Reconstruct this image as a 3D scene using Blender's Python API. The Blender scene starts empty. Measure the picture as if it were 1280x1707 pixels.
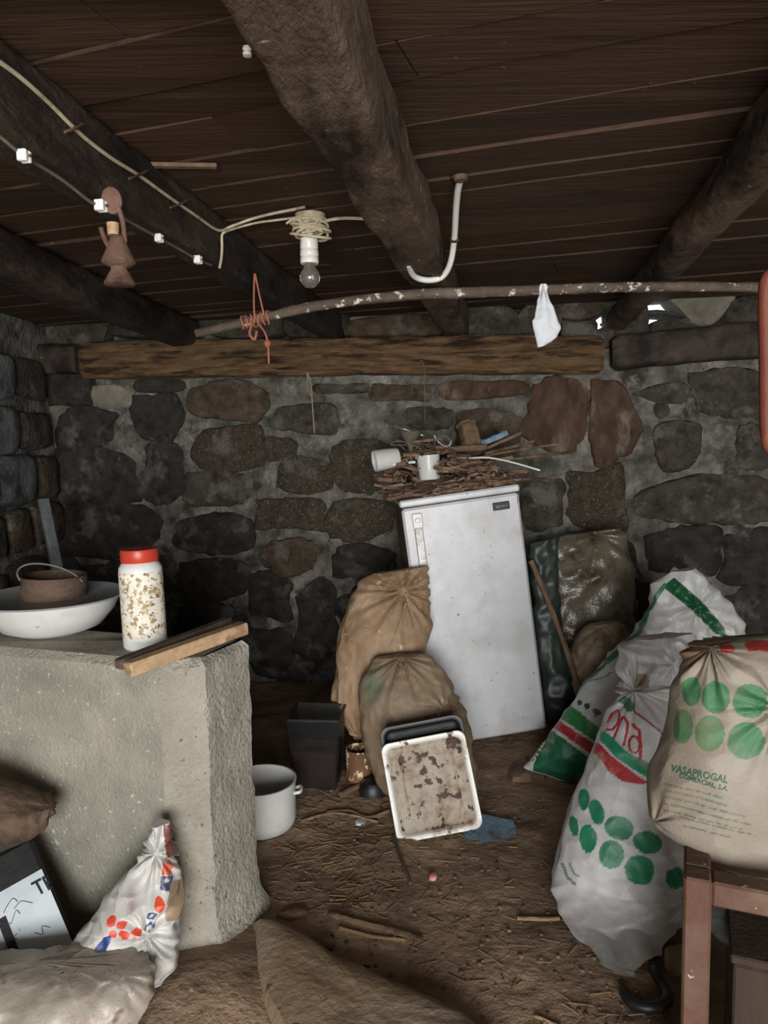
import bpy, math, random
import numpy as np
from mathutils import Vector, Matrix, noise
from mathutils.bvhtree import BVHTree

random.seed(7)
SC = bpy.context.scene
COL = SC.collection

# ------------------------------------------------------------------ camera
F = 1250.0                      # focal length in pixels of the 1280x1707 frame
PITCH = math.radians(5.42)
ROLL = math.radians(1.0)
CAM = Vector((0.0, 0.0, 1.35))
_f = Vector((0, math.cos(PITCH), -math.sin(PITCH)))
_u0 = Vector((0, math.sin(PITCH), math.cos(PITCH)))
_r0 = Vector((1, 0, 0))
_u = _u0 * math.cos(ROLL) + _r0 * math.sin(ROLL)
_r = _r0 * math.cos(ROLL) - _u0 * math.sin(ROLL)
cd = bpy.data.cameras.new('camera')
cam = bpy.data.objects.new('camera', cd)
COL.objects.link(cam)
cd.sensor_fit = 'VERTICAL'
cd.sensor_height = 36.0
cd.lens = 36.0 * F / 1707.0
cd.clip_start = 0.02
cam.matrix_world = Matrix(((_r.x, _u.x, -_f.x, CAM.x), (_r.y, _u.y, -_f.y, CAM.y), (_r.z, _u.z, -_f.z, CAM.z), (0, 0, 0, 1)))
SC.camera = cam

# ------------------------------------------------------------------ light and exposure
w = bpy.data.worlds.new('overcast_sky')
SC.world = w
w.use_nodes = True
bg = w.node_tree.nodes['Background']
bg.inputs[0].default_value = (0.86, 0.93, 1.0, 1)
bg.inputs[1].default_value = 2.2
ld = bpy.data.lights.new('doorway_daylight', 'AREA')
ld.shape = 'RECTANGLE'
ld.size = 2.3
ld.size_y = 1.85
ld.energy = 330
ld.color = (1.0, 0.985, 0.96)
lo = bpy.data.objects.new('doorway_daylight', ld)
COL.objects.link(lo)
lo.location = (0.1, -3.05, 1.05)
lo.rotation_euler = (math.radians(90), 0, 0)
SC.view_settings.view_transform = 'Standard'
SC.view_settings.look = 'None'
SC.view_settings.gamma = 1.0
SC.view_settings.use_curve_mapping = False
SC.view_settings.exposure = 0.05

# ------------------------------------------------------------------ helpers
def ray(px, py):
    a = (px - 640.0) / F
    b = (853.5 - py) / F
    return _f + _r * a + _u * b

def at(px, py, Y):
    "point of the place seen at this spot of the photograph, Y metres in front of the camera"
    d = ray(px, py)
    return CAM + d * (Y / d.y)

def atz(px, py, z):
    d = ray(px, py)
    return CAM + d * ((z - CAM.z) / d.z)

def fl(px, py):
    return atz(px, py, 0.0)

def proj(P):
    "world points (n,3) -> pixel coordinates"
    Q = np.asarray(P) - np.array(CAM)
    z = Q @ np.array(_f)
    return 640 + F * (Q @ np.array(_r)) / z, 853.5 - F * (Q @ np.array(_u)) / z

def lin(r, g, b):
    f = lambda c: (c / 255) / 12.92 if c / 255 <= 0.04045 else ((c / 255 + 0.055) / 1.055) ** 2.4
    return (f(r), f(g), f(b))

def nz(x, y, z=0.0):
    return noise.noise((x, y, z))

def fbm(x, y, z=0.0, o=4):
    s, a, f = 0, 1, 1
    for i in range(o):
        s += a * noise.noise((x * f, y * f, z * f))
        a *= 0.5
        f *= 2.03
    return s

def empty(name, loc):
    o = bpy.data.objects.new(name, None)
    o.empty_display_size = 0.05
    o.location = loc
    COL.objects.link(o)
    return o

def tag(o, label, cat, group=None):
    o['label'] = label
    o['category'] = cat
    if group:
        o['group'] = group
    return o

def obj(name, vf, m, parent=None, origin=None, smooth=True, col=None):
    V, Fc = vf
    V = np.asarray([tuple(v) for v in V] if not isinstance(V, np.ndarray) else V, dtype=float)
    if parent is not None:
        o0 = np.array(parent.matrix_basis.translation if parent.parent is None else parent.parent.location)
        if parent.parent is not None:
            o0 = np.array(root_of(parent).location)
    elif origin is not None:
        o0 = np.array(origin, dtype=float)
    else:
        o0 = np.array([(V[:, 0].min() + V[:, 0].max()) / 2, (V[:, 1].min() + V[:, 1].max()) / 2, V[:, 2].min()])
    me = bpy.data.meshes.new(name)
    me.from_pydata((V - o0).tolist(), [], [tuple(int(i) for i in f) for f in Fc])
    me.update()
    if smooth:
        me.polygons.foreach_set('use_smooth', [True] * len(me.polygons))
        try:
            me.set_sharp_from_angle(angle=math.radians(42))
        except Exception:
            pass
    if col is not None:
        at_ = me.color_attributes.new('Col', 'FLOAT_COLOR', 'POINT')
        c4 = np.ones((len(V), 4))
        c4[:, :3] = col
        at_.data.foreach_set('color', c4.ravel())
    if m is not None:
        me.materials.append(m)
    o = bpy.data.objects.new(name, me)
    COL.objects.link(o)
    if parent is not None:
        o.parent = parent
    else:
        o.location = o0
    return o

def root_of(o):
    while o.parent is not None:
        o = o.parent
    return o

def struct(name, vf, m, smooth=True, origin=None, label=None):
    o = obj(name, vf, m, None, origin if origin is not None else (0, 0, 0), smooth)
    o['kind'] = 'structure'
    if label:
        o['label'] = label
    return o

def join(*parts):
    V, Fc = [], []
    for v, f in parts:
        n = len(V)
        V += [Vector(p) for p in v]
        Fc += [tuple(i + n for i in q) for q in f]
    return V, Fc

def xf(vf, M):
    return [M @ Vector(v) for v in vf[0]], vf[1]

def box(x0, x1, y0, y1, z0, z1, bev=0.0):
    "box with chamfered edges"
    if bev <= 0:
        V = [Vector((x, y, z)) for x in (x0, x1) for y in (y0, y1) for z in (z0, z1)]
        return V, [(0, 1, 3, 2), (4, 6, 7, 5), (0, 4, 5, 1), (2, 3, 7, 6), (0, 2, 6, 4), (1, 5, 7, 3)]
    b = bev
    V, idx = [], {}
    for ix, x in ((0, x0), (1, x1)):
        for iy, y in ((0, y0), (1, y1)):
            for iz, z in ((0, z0), (1, z1)):
                sx, sy, sz = (1 - 2 * ix), (1 - 2 * iy), (1 - 2 * iz)
                for ax in range(3):
                    p = [x + sx * b, y + sy * b, z + sz * b]
                    p[ax] = (x, y, z)[ax]
                    idx[(ix, iy, iz, ax)] = len(V)
                    V.append(Vector(p))
    Fc = []
    k = idx
    for s in (0, 1):
        Fc.append([k[(s, 0, 0, 0)], k[(s, 0, 1, 0)], k[(s, 1, 1, 0)], k[(s, 1, 0, 0)]][::1 if s == 0 else -1])
        Fc.append([k[(0, s, 0, 1)], k[(1, s, 0, 1)], k[(1, s, 1, 1)], k[(0, s, 1, 1)]][::1 if s == 0 else -1])
        Fc.append([k[(0, 0, s, 2)], k[(0, 1, s, 2)], k[(1, 1, s, 2)], k[(1, 0, s, 2)]][::1 if s == 0 else -1])
    for a in (0, 1):
        for c in (0, 1):
            Fc.append([k[(a, c, 0, 0)], k[(a, c, 1, 0)], k[(a, c, 1, 1)], k[(a, c, 0, 1)]])
            Fc.append([k[(a, 0, c, 0)], k[(a, 1, c, 0)], k[(a, 1, c, 2)], k[(a, 0, c, 2)]])
            Fc.append([k[(0, a, c, 1)], k[(1, a, c, 1)], k[(1, a, c, 2)], k[(0, a, c, 2)]])
    for a in (0, 1):
        for c in (0, 1):
            for e in (0, 1):
                Fc.append([k[(a, c, e, 0)], k[(a, c, e, 1)], k[(a, c, e, 2)]])
    return V, [tuple(f) for f in Fc]

def frame(A, B, up=Vector((0, 0, 1))):
    "matrix whose local x runs from A to B"
    x = (B - A).normalized()
    if abs(x.dot(up)) > 0.98:
        up = Vector((0, 1, 0))
    y = up.cross(x).normalized()
    z = x.cross(y)
    return Matrix(((x.x, y.x, z.x, A.x), (x.y, y.y, z.y, A.y), (x.z, y.z, z.z, A.z), (0, 0, 0, 1)))

def bar(A, B, w_, h_, bev=0.0, up=Vector((0, 0, 1))):
    A, B = Vector(A), Vector(B)
    return xf(box(0, (B - A).length, -w_ / 2, w_ / 2, -h_ / 2, h_ / 2, bev), frame(A, B, up))

def catmull(P, n):
    P = [Vector(p) for p in P]
    if len(P) < 3:
        return [P[0].lerp(P[-1], i / n) for i in range(n + 1)]
    out = []
    for i in range(len(P) - 1):
        p0 = P[max(i - 1, 0)]
        p1, p2 = P[i], P[i + 1]
        p3 = P[min(i + 2, len(P) - 1)]
        for k in range(n):
            t = k / n
            out.append(0.5 * ((2 * p1) + (p2 - p0) * t + (2 * p0 - 5 * p1 + 4 * p2 - p3) * t * t + (3 * p1 - p0 - 3 * p2 + p3) * t ** 3))
    out.append(P[-1])
    return out

def tube(P, r, sides=8, n=5, smooth_path=True, wob=0.0, seed=0.0):
    pts = catmull(P, n) if smooth_path else [Vector(p) for p in P]
    N = len(pts)
    V, Fc = [], []
    nrm = None
    for i, p in enumerate(pts):
        t = (pts[min(i + 1, N - 1)] - pts[max(i - 1, 0)])
        t = t.normalized() if t.length > 1e-9 else Vector((0, 0, 1))
        if nrm is None:
            nrm = t.orthogonal().normalized()
        nrm = (nrm - t * nrm.dot(t))
        nrm = nrm.normalized() if nrm.length > 1e-6 else t.orthogonal().normalized()
        b = t.cross(nrm)
        rr = r(i / (N - 1)) if callable(r) else r
        for k in range(sides):
            a = 2 * math.pi * k / sides
            q = rr * (1 + wob * nz(i * 0.6 + seed, k * 1.7, seed))
            V.append(p + (nrm * math.cos(a) + b * math.sin(a)) * q)
    for i in range(N - 1):
        for k in range(sides):
            k2 = (k + 1) % sides
            Fc.append((i * sides + k, i * sides + k2, (i + 1) * sides + k2, (i + 1) * sides + k))
    Fc.append(tuple(range(sides))[::-1])
    Fc.append(tuple((N - 1) * sides + k for k in range(sides)))
    return V, Fc

def lathe(prof, n=40, c=(0, 0, 0), M=None, dent=0.0):
    V, Fc = [], []
    c = Vector(c)
    for r, z in prof:
        for k in range(n):
            a = 2 * math.pi * k / n
            rr = r * (1 + dent * nz(math.cos(a) * 2, math.sin(a) * 2, z * 20))
            V.append(Vector((rr * math.cos(a), rr * math.sin(a), z)))
    m = len(prof)
    for i in range(m - 1):
        for k in range(n):
            k2 = (k + 1) % n
            Fc.append((i * n + k, i * n + k2, (i + 1) * n + k2, (i + 1) * n + k))
    if prof[0][0] > 1e-5:
        Fc.append(tuple(range(n))[::-1])
    if prof[-1][0] > 1e-5:
        Fc.append(tuple((m - 1) * n + k for k in range(n)))
    if M is None:
        M = Matrix.Translation(c)
    return [M @ v for v in V], Fc

def timber(A, B, w0, h0, w1=None, h1=None, n=40, m=28, rough=0.01, rnd=3.5, seed=0.0, bow=(0, 0, 0), ends=0.0):
    "hewn beam: squarish lumpy section lofted from A to B"
    A, B = Vector(A), Vector(B)
    w1 = w0 if w1 is None else w1
    h1 = h0 if h1 is None else h1
    M = frame(A, B)
    L = (B - A).length
    V, Fc = [], []
    for i in range(n + 1):
        t = i / n
        ww, hh = (w0 + (w1 - w0) * t) / 2, (h0 + (h1 - h0) * t) / 2
        e = 1.0
        if ends:
            d = min(t, 1 - t) * L
            if d < ends:
                e = 0.75 + 0.25 * math.sqrt(1 - (1 - d / ends) ** 2)
        for k in range(m):
            a = 2 * math.pi * k / m
            c, s = math.cos(a), math.sin(a)
            y = ww * e * math.copysign(abs(c) ** (2 / rnd), c)
            z = hh * e * math.copysign(abs(s) ** (2 / rnd), s)
            x = t * L
            d = 1 + rough / min(ww, hh) * (fbm(x * 2.2 + seed, y * 9, z * 9 + seed, 3) * 0.9 + 0.6 * nz(x * 9 + seed, y * 25, z * 25))
            off = Vector(bow) * math.sin(math.pi * t)
            V.append(M @ Vector((x, y * d, z * d)) + off)
    for i in range(n):
        for k in range(m):
            k2 = (k + 1) % m
            Fc.append((i * m + k, i * m + k2, (i + 1) * m + k2, (i + 1) * m + k))
    Fc.append(tuple(range(m))[::-1])
    Fc.append(tuple(n * m + k for k in range(m)))
    return V, Fc

def stone(poly, to3, nrm, proud, seed=0.0, depth=0.03, n=26, rough=0.008, grow=1.0, jag=0.02):
    "rounded stone: outline (pixels) laid on a wall through to3(px,py), bulging along nrm"
    P = [Vector((p[0], p[1], 0)) for p in poly]
    cl = catmull(P + [P[0]], 8)[:-1]
    # resample evenly
    L = [0]
    for i in range(len(cl)):
        L.append(L[-1] + (cl[(i + 1) % len(cl)] - cl[i]).length)
    pts = []
    for k in range(n):
        d = L[-1] * k / n
        i = max(j for j in range(len(cl)) if L[j] <= d)
        t = (d - L[i]) / max(L[i + 1] - L[i], 1e-6)
        pts.append(cl[i].lerp(cl[(i + 1) % len(cl)], t))
    c = sum(pts, Vector()) / n
    V, Fc = [], []
    rings = [(1.09 * grow, -depth), (1.07 * grow, proud * 0.15), (1.0 * grow, proud * 0.7), (0.76 * grow, proud), (0.36, proud)]
    for j, (s, h) in enumerate(rings):
        for k, p in enumerate(pts):
            q = c + (p - c) * (s + (jag * (nz(k * 0.9 + seed, j * .3, seed) + .5 * nz(k * 2.3 + seed, j * .5, seed)) if j else 0))
            hh = h + (rough * fbm(q.x * 0.03 + seed, q.y * 0.03, seed, 2) if j else 0)
            V.append(to3(q.x, q.y) + nrm * hh)
    for j in range(len(rings) - 1):
        for k in range(n):
            k2 = (k + 1) % n
            Fc.append((j * n + k, j * n + k2, (j + 1) * n + k2, (j + 1) * n + k))
    V.append(to3(c.x, c.y) + nrm * (proud + rough * nz(seed, seed * 2)))
    o = (len(rings) - 1) * n
    for k in range(n):
        Fc.append((o + k, o + (k + 1) % n, len(V) - 1))
    return V, Fc

def rows_interp(rows, nv):
    R = np.array(rows, dtype=float)
    m = len(R)
    out = []
    for i in range(nv + 1):
        t = i / nv * (m - 1)
        k = min(int(t), m - 2)
        f = t - k
        p0, p1, p2, p3 = R[max(k - 1, 0)], R[k], R[k + 1], R[min(k + 2, m - 1)]
        out.append(0.5 * (2 * p1 + (p2 - p0) * f + (2 * p0 - 5 * p1 + 4 * p2 - p3) * f * f + (3 * p1 - p0 - 3 * p2 + p3) * f ** 3))
    return out

def sack(rows, nu=120, nv=110, crease=0.006, cs=9.0, gathers=(), lump=0.012, seed=0.0, ex=2.3, stretch=(1, 1, 1), colfn=None, crfn=None, floor_clip=True):
    """soft bag lofted through cross-sections; rows = (xl,yl,xr,yr,Y,thickness): the two side points of a
    section in the photograph, its distance and its front-to-back thickness in metres."""
    RR = rows_interp(rows, nv)
    V = np.zeros(((nv + 1) * nu, 3))
    B0 = np.zeros_like(V)
    N = np.zeros_like(V)
    for i, r in enumerate(RR):
        A, B = at(r[0], r[1], r[4]), at(r[2], r[3], r[4])
        c = (A + B) / 2
        h = (B - A) / 2
        hl = max(h.length, 1e-4)
        n = Vector((h.y, -h.x, 0))
        n = n.normalized() if n.length > 1e-6 else Vector((0, -1, 0))
        if n.y > 0:
            n = -n
        th = max(r[5], 0.004) / 2
        for k in range(nu):
            a = 2 * math.pi * k / nu
            cs_, sn = math.cos(a), math.sin(a)
            u = math.copysign(abs(cs_) ** (2 / ex), cs_)
            v = math.copysign(abs(sn) ** (2 / ex), sn)
            p = c + h * u + n * (th * v)
            V[i * nu + k] = p
            nn = h / hl * (cs_ / hl) + n * (sn / th)
            nn = nn.normalized()
            N[i * nu + k] = nn
    B0[:] = V
    px, py = proj(V)
    fade = np.ones(len(V))
    D = np.zeros(len(V))
    sx, sy, sz = stretch
    for j in range(len(V)):
        x, y, z = V[j]
        q1 = noise.noise((x * cs * sx + seed, y * cs * sy, z * cs * sz + seed))
        q2 = noise.noise((x * cs * 2.1 * sx - seed, y * cs * 2.1 * sy + 3, z * cs * 2.1 * sz))
        lw = noise.noise((x * 4 + seed, y * 4, z * 4))
        D[j] = crease * (1.0 if crfn is None else crfn(px[j], py[j])) * ((1 - 2.2 * abs(q1)) * 0.9 + (0.6 - 1.6 * abs(q2)) * 0.7) + lump * lw
    for (gx, gy, k, amp, rad) in gathers:
        dx, dy = px - gx, py - gy
        r_ = np.hypot(dx, dy)
        ang = np.arctan2(dy, dx)
        wv = np.sin(k * ang + 0.9 * np.sin(2.3 * ang + seed) + r_ / rad * 0.6) * 0.6 + 0.4 * np.sin(k * 1.73 * ang + seed * 3)
        D += amp * wv * np.exp(-r_ / rad) * np.minimum(1, r_ / 14)
    V = V + N * D[:, None]
    if floor_clip:
        V[:, 2] = np.maximum(V[:, 2], 0.012 + 0.004 * np.sin(V[:, 0] * 60))
    Fc = []
    for i in range(nv):
        for k in range(nu):
            k2 = (k + 1) % nu
            Fc.append((i * nu + k, i * nu + k2, (i + 1) * nu + k2, (i + 1) * nu + k))
    Vl = V
    n0 = len(V)
    Vl = np.vstack([V, V[:nu].mean(0), V[-nu:].mean(0)])
    for k in range(nu):
        k2 = (k + 1) % nu
        Fc.append((k2, k, n0))
        Fc.append((nv * nu + k, nv * nu + k2, n0 + 1))
    col = None
    if colfn is not None:
        front = np.array([(2 * math.pi * (j % nu) / nu) < math.pi + 0.25 or (2 * math.pi * (j % nu) / nu) > 2 * math.pi - 0.25 for j in range(n0)] + [True, True])
        pxx, pyy = proj(np.vstack([B0, Vl[-2:]]))
        col = colfn(pxx, pyy, front)
    return (Vl, Fc), col

def inpoly(px, py, poly):
    r = np.zeros(len(px), bool)
    n = len(poly)
    j = n - 1
    for i in range(n):
        xi, yi = poly[i]
        xj, yj = poly[j]
        c = ((yi > py) != (yj > py)) & (px < (xj - xi) * (py - yi) / (yj - yi + 1e-9) + xi)
        r ^= c
        j = i
    return r

def inell(px, py, cx, cy, rx, ry, rot=0.0):
    a = math.radians(rot)
    dx, dy = px - cx, py - cy
    u = dx * math.cos(a) + dy * math.sin(a)
    v = -dx * math.sin(a) + dy * math.cos(a)
    return (u / rx) ** 2 + (v / ry) ** 2 < 1

def near_line(px, py, pts, wd):
    r = np.zeros(len(px), bool)
    for (x0, y0), (x1, y1) in zip(pts[:-1], pts[1:]):
        dx, dy = x1 - x0, y1 - y0
        t = np.clip(((px - x0) * dx + (py - y0) * dy) / (dx * dx + dy * dy + 1e-9), 0, 1)
        r |= np.hypot(px - x0 - t * dx, py - y0 - t * dy) < wd
    return r

def lettering(text, x, y, ang, size, width, vf, m, parent, off=0.002, name='lettering', shear=0.0):
    "flat print laid onto a surface mesh; x,y baseline start in the photograph, size = cap height in pixels"
    cu = bpy.data.curves.new('t', 'FONT')
    cu.body = text
    cu.resolution_u = 3
    cu.offset = 0.014
    to = bpy.data.objects.new('t', cu)
    COL.objects.link(to)
    bpy.context.view_layer.update()
    me = bpy.data.meshes.new_from_object(to.evaluated_get(bpy.context.evaluated_depsgraph_get()))
    bpy.data.objects.remove(to)
    import bmesh
    bm = bmesh.new()
    bm.from_mesh(me)
    bmesh.ops.triangulate(bm, faces=bm.faces[:])
    for it in range(2):
        es = [e for e in bm.edges if e.calc_length() > 0.22]
        if es:
            bmesh.ops.subdivide_edges(bm, edges=es, cuts=1)
            bmesh.ops.triangulate(bm, faces=bm.faces[:])
    V2 = [v.co.copy() for v in bm.verts]
    F2 = [tuple(v.index for v in f.verts) for f in bm.faces]
    bm.verts.index_update()
    F2 = [tuple(v.index for v in f.verts) for f in bm.faces]
    bm.free()
    bpy.data.meshes.remove(me)
    bv = BVHTree.FromPolygons([tuple(v) for v in vf[0]], [tuple(f) for f in vf[1]])
    ca, sa = math.cos(ang), math.sin(ang)
    s = size / 0.69
    xs = width / (max(v.x for v in V2) * s)
    out, ok = [], []
    for v in V2:
        a, b = v.x * s * xs + v.y * s * shear, v.y * s
        qx, qy = x + a * ca + b * sa, y + a * sa - b * ca
        d = ray(qx, qy).normalized()
        hit = bv.ray_cast(CAM, d)
        if hit[0] is None:
            out.append(Vector((0, 0, 0)))
            ok.append(False)
        else:
            nn = hit[1]
            if nn.dot(d) > 0:
                nn = -nn
            out.append(hit[0] + nn * off)
            ok.append(True)
    F2 = [f for f in F2 if all(ok[i] for i in f)]
    used = sorted({i for f in F2 for i in f})
    mp = {i: k for k, i in enumerate(used)}
    if not used:
        return None
    return obj(name, ([out[i] for i in used], [tuple(mp[i] for i in f) for f in F2]), m, parent, smooth=False)

# ------------------------------------------------------------------ materials
def mat(name, c1, c2, scale=6, rough=0.85, bump=0.3, bscale=45, c3=None, s3=3, t3=0.58, w3=0.08, metal=0.0, stretch=(1, 1, 1),
        spec=0.3, c4=None, s4=60, t4=0.68, bdist=0.01, alpha=None, trans=0.0, coat=0.0, attr=False, dirt=None, sdirt=5, tdirt=0.5, st3=None, detail=8):
    m = bpy.data.materials.new(name)
    m.use_nodes = True
    nt = m.node_tree
    N, L = nt.nodes, nt.links
    b = N['Principled BSDF']
    tc = N.new('ShaderNodeTexCoord')
    mp = N.new('ShaderNodeMapping')
    mp.inputs['Scale'].default_value = stretch
    L.new(tc.outputs['Object'], mp.inputs[0])
    def noise_(sc, det=8, vec=None, ro=0.6):
        n = N.new('ShaderNodeTexNoise')
        n.inputs['Scale'].default_value = sc
        n.inputs['Detail'].default_value = det
        n.inputs['Roughness'].default_value = ro
        L.new(vec or mp.outputs[0], n.inputs[0])
        return n
    def ramp(inp, p0, p1, a, c):
        r = N.new('ShaderNodeValToRGB')
        r.color_ramp.elements[0].position = p0
        r.color_ramp.elements[1].position = p1
        r.color_ramp.elements[0].color = (*a, 1)
        r.color_ramp.elements[1].color = (*c, 1)
        L.new(inp, r.inputs[0])
        return r
    def mix(fac, a, c):
        x = N.new('ShaderNodeMix')
        x.data_type = 'RGBA'
        L.new(fac, x.inputs[0])
        L.new(a, x.inputs[6])
        if isinstance(c, tuple):
            x.inputs[7].default_value = (*c, 1)
        else:
            L.new(c, x.inputs[7])
        return x.outputs[2]
    n1 = noise_(scale, detail)
    if attr:
        a = N.new('ShaderNodeAttribute')
        a.attribute_name = 'Col'
        rp = ramp(n1.outputs[0], 0.3, 0.7, c1, c2)
        mm = N.new('ShaderNodeMix')
        mm.data_type = 'RGBA'
        mm.blend_type = 'MULTIPLY'
        mm.inputs[0].default_value = 1
        L.new(a.outputs['Color'], mm.inputs[6])
        L.new(rp.outputs[0], mm.inputs[7])
        c = mm.outputs[2]
    else:
        c = ramp(n1.outputs[0], 0.3, 0.7, c1, c2).outputs[0]
    if c3 is not None:
        v3 = None
        if st3:
            mp3 = N.new('ShaderNodeMapping')
            mp3.inputs['Scale'].default_value = st3
            L.new(tc.outputs['Object'], mp3.inputs[0])
            v3 = mp3.outputs[0]
        n3 = noise_(s3, 7, v3, 0.65)
        c = mix(ramp(n3.outputs[0], t3 - w3, t3 + w3, (0, 0, 0), (1, 1, 1)).outputs[0], c, c3)
    if c4 is not None:
        n4 = noise_(s4, 3, tc.outputs['Object'])
        c = mix(ramp(n4.outputs[0], t4 - 0.02, t4 + 0.03, (0, 0, 0), (1, 1, 1)).outputs[0], c, c4)
    if dirt is not None:
        n5 = noise_(sdirt, 9, tc.outputs['Object'], 0.7)
        c = mix(ramp(n5.outputs[0], tdirt - 0.1, tdirt + 0.12, (0, 0, 0), (1, 1, 1)).outputs[0], c, dirt)
    L.new(c, b.inputs['Base Color'])
    b.inputs['Roughness'].default_value = rough
    b.inputs['Metallic'].default_value = metal
    b.inputs['Specular IOR Level'].default_value = spec
    b.inputs['Transmission Weight'].default_value = trans
    b.inputs['Coat Weight'].default_value = coat
    b.inputs['Coat Roughness'].default_value = 0.15
    if alpha is not None:
        b.inputs['Alpha'].default_value = alpha
    if bump:
        nb = noise_(bscale, 6)
        bp = N.new('ShaderNodeBump')
        bp.inputs['Strength'].default_value = bump
        bp.inputs['Distance'].default_value = bdist
        L.new(nb.outputs[0], bp.inputs['Height'])
        L.new(bp.outputs[0], b.inputs['Normal'])
    return m

L_ = lin
M = {}
M['dirt'] = mat('earth_floor', L_(124, 102, 83), L_(164, 139, 115), 3.5, 0.9, 0.8, 26, c3=L_(96, 78, 63), s3=2.2, t3=0.55, c4=L_(184, 160, 128), s4=38, t4=0.71, bdist=0.02)
M['mortar'] = mat('mortar_wall', L_(70, 69, 62), L_(136, 134, 123), 11, 0.9, 1.0, 40, c3=L_(58, 54, 48), s3=6, t3=0.57, w3=0.09, bdist=0.035, dirt=L_(166, 164, 156), sdirt=7, tdirt=0.61)
MC = L_(100, 98, 90)
M['st_dark'] = mat('dark_stone', L_(40, 36, 32), L_(84, 77, 68), 16, 0.85, 0.9, 30, c3=MC, s3=6, t3=0.58, w3=0.05, bdist=0.035, c4=L_(98, 92, 82), s4=60, t4=.66)
M['st_soot_shade'] = mat('soot_and_shade_stone', L_(26, 24, 22), L_(60, 56, 51), 16, 0.85, 0.9, 30, c3=L_(84, 83, 78), s3=6, t3=0.59, w3=0.05, bdist=0.02)  # soot on the left stones; shade painted into the colour of the low ones
M['st_brown'] = mat('brown_stone', L_(46, 37, 30), L_(94, 80, 66), 18, 0.85, 1.0, 34, c3=MC, s3=6, t3=0.60, w3=0.05, bdist=0.02)
M['st_pit'] = mat('pitted_stone', L_(50, 44, 37), L_(82, 72, 60), 28, 0.9, 1.0, 75, c3=MC, s3=6, t3=0.59, w3=0.05, c4=L_(124, 110, 92), s4=95, t4=0.62, bdist=0.02)
M['st_rust'] = mat('rust_stained_stone', L_(46, 34, 27), L_(92, 70, 54), 14, 0.8, 0.8, 40, c3=L_(112, 102, 88), s3=9, t3=0.62, w3=.06, bdist=0.02, stretch=(1, 1, 0.5))
M['st_pale'] = mat('pale_stone', L_(96, 92, 82), L_(140, 134, 118), 8, 0.9, 0.7, 40, bdist=0.02)
M['plaster'] = mat('blue_grey_plaster', L_(74, 78, 80), L_(126, 130, 130), 6, 0.85, 0.6, 18, c3=L_(50, 50, 50), s3=4, bdist=0.02)
M['plank'] = [mat('ceiling_plank', L_(*a), L_(*b), 5, 0.75, 0.5, 22, c3=L_(*c), s3=5, t3=0.6, stretch=(0.22, 3.2, 3.2), c4=L_(124, 106, 88), s4=46, t4=0.735, spec=0.35)
              for a, b, c in (((52, 37, 27), (80, 57, 42), (40, 28, 21)), ((58, 41, 30), (88, 64, 47), (44, 31, 23)), ((46, 33, 25), (72, 52, 38), (84, 62, 46)))]
M['joist'] = mat('old_joist', L_(76, 62, 51), L_(118, 99, 83), 6, 0.8, 0.8, 28, c3=L_(40, 31, 25), s3=4, t3=0.55, stretch=(1.6, 0.5, 1.6), c4=L_(170, 160, 145), s4=26, t4=0.70, bdist=0.02)
M['joist_dark'] = mat('sooty_joist', L_(48, 40, 35), L_(78, 67, 59), 6, 0.75, 0.7, 28, c3=L_(30, 25, 22), s3=4, t3=0.55, stretch=(1.6, 0.5, 1.6), c4=L_(120, 112, 100), s4=30, t4=0.73, bdist=0.02)
M['plate'] = mat('wall_plate_wood', L_(84, 62, 42), L_(142, 112, 80), 9, 0.8, 1.0, 26, c3=L_(52, 38, 28), s3=5.0, t3=0.56, w3=0.06, stretch=(0.6, 2.5, 5), bdist=0.025)
M['concrete'] = mat('rough_concrete', L_(132, 128, 115), L_(168, 163, 148), 5, 0.95, 1.0, 105, c3=L_(112, 112, 104), s3=2.3, t3=0.56, w3=0.15, c4=L_(186, 182, 168), s4=70, t4=0.66, bdist=0.008, dirt=L_(126, 106, 80), sdirt=2.1, tdirt=0.68)
M['concrete_rough'] = mat('roughcast', L_(150, 145, 132), L_(188, 182, 168), 6, 0.95, 1.0, 75, c4=L_(110, 104, 92), s4=45, t4=0.66, bdist=0.02)
M['enamel'] = mat('white_enamel', L_(186, 187, 184), L_(210, 211, 208), 5, 0.3, 0.05, 40, c4=L_(70, 52, 40), s4=16, t4=0.735, spec=0.5, dirt=L_(168, 160, 146), sdirt=7, tdirt=0.68)
M['enamel_tray'] = mat('stained_enamel', L_(205, 203, 196), L_(226, 224, 218), 6, 0.4, 0.2, 30, c3=L_(126, 92, 58), s3=9, t3=0.62, w3=0.08, c4=L_(70, 48, 34), s4=22, t4=0.63, spec=0.5)
M['tray_in'] = mat('tray_basin_grime', L_(142, 132, 114), L_(196, 190, 178), 9, 0.55, 0.6, 34, c3=L_(104, 74, 48), s3=9, t3=0.5, w3=0.1, c4=L_(62, 44, 32), s4=22, t4=0.57)
M['fridge'] = mat('fridge_white', L_(188, 190, 194), L_(208, 210, 213), 3, 0.35, 0.03, 60, c3=L_(172, 170, 168), s3=5.5, t3=0.6, w3=0.16, c4=L_(120, 112, 104), s4=42, t4=0.70, spec=0.5)
M['fridge_side'] = mat('fridge_side_rust', L_(100, 82, 64), L_(140, 120, 98), 7, 0.7, 0.3, 30, c3=L_(84, 58, 40), s3=4, t3=0.56, stretch=(1, 1, 0.5))
M['grey_metal'] = mat('grey_metal', L_(120, 120, 118), L_(158, 158, 155), 12, 0.4, 0.1, 60, metal=0.6, c3=L_(96, 88, 78), s3=8, t3=0.6)
M['black'] = mat('black_plastic', L_(20, 20, 21), L_(34, 34, 35), 8, 0.45, 0.1, 50, c4=L_(80, 76, 70), s4=40, t4=0.72, spec=0.4)
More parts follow.
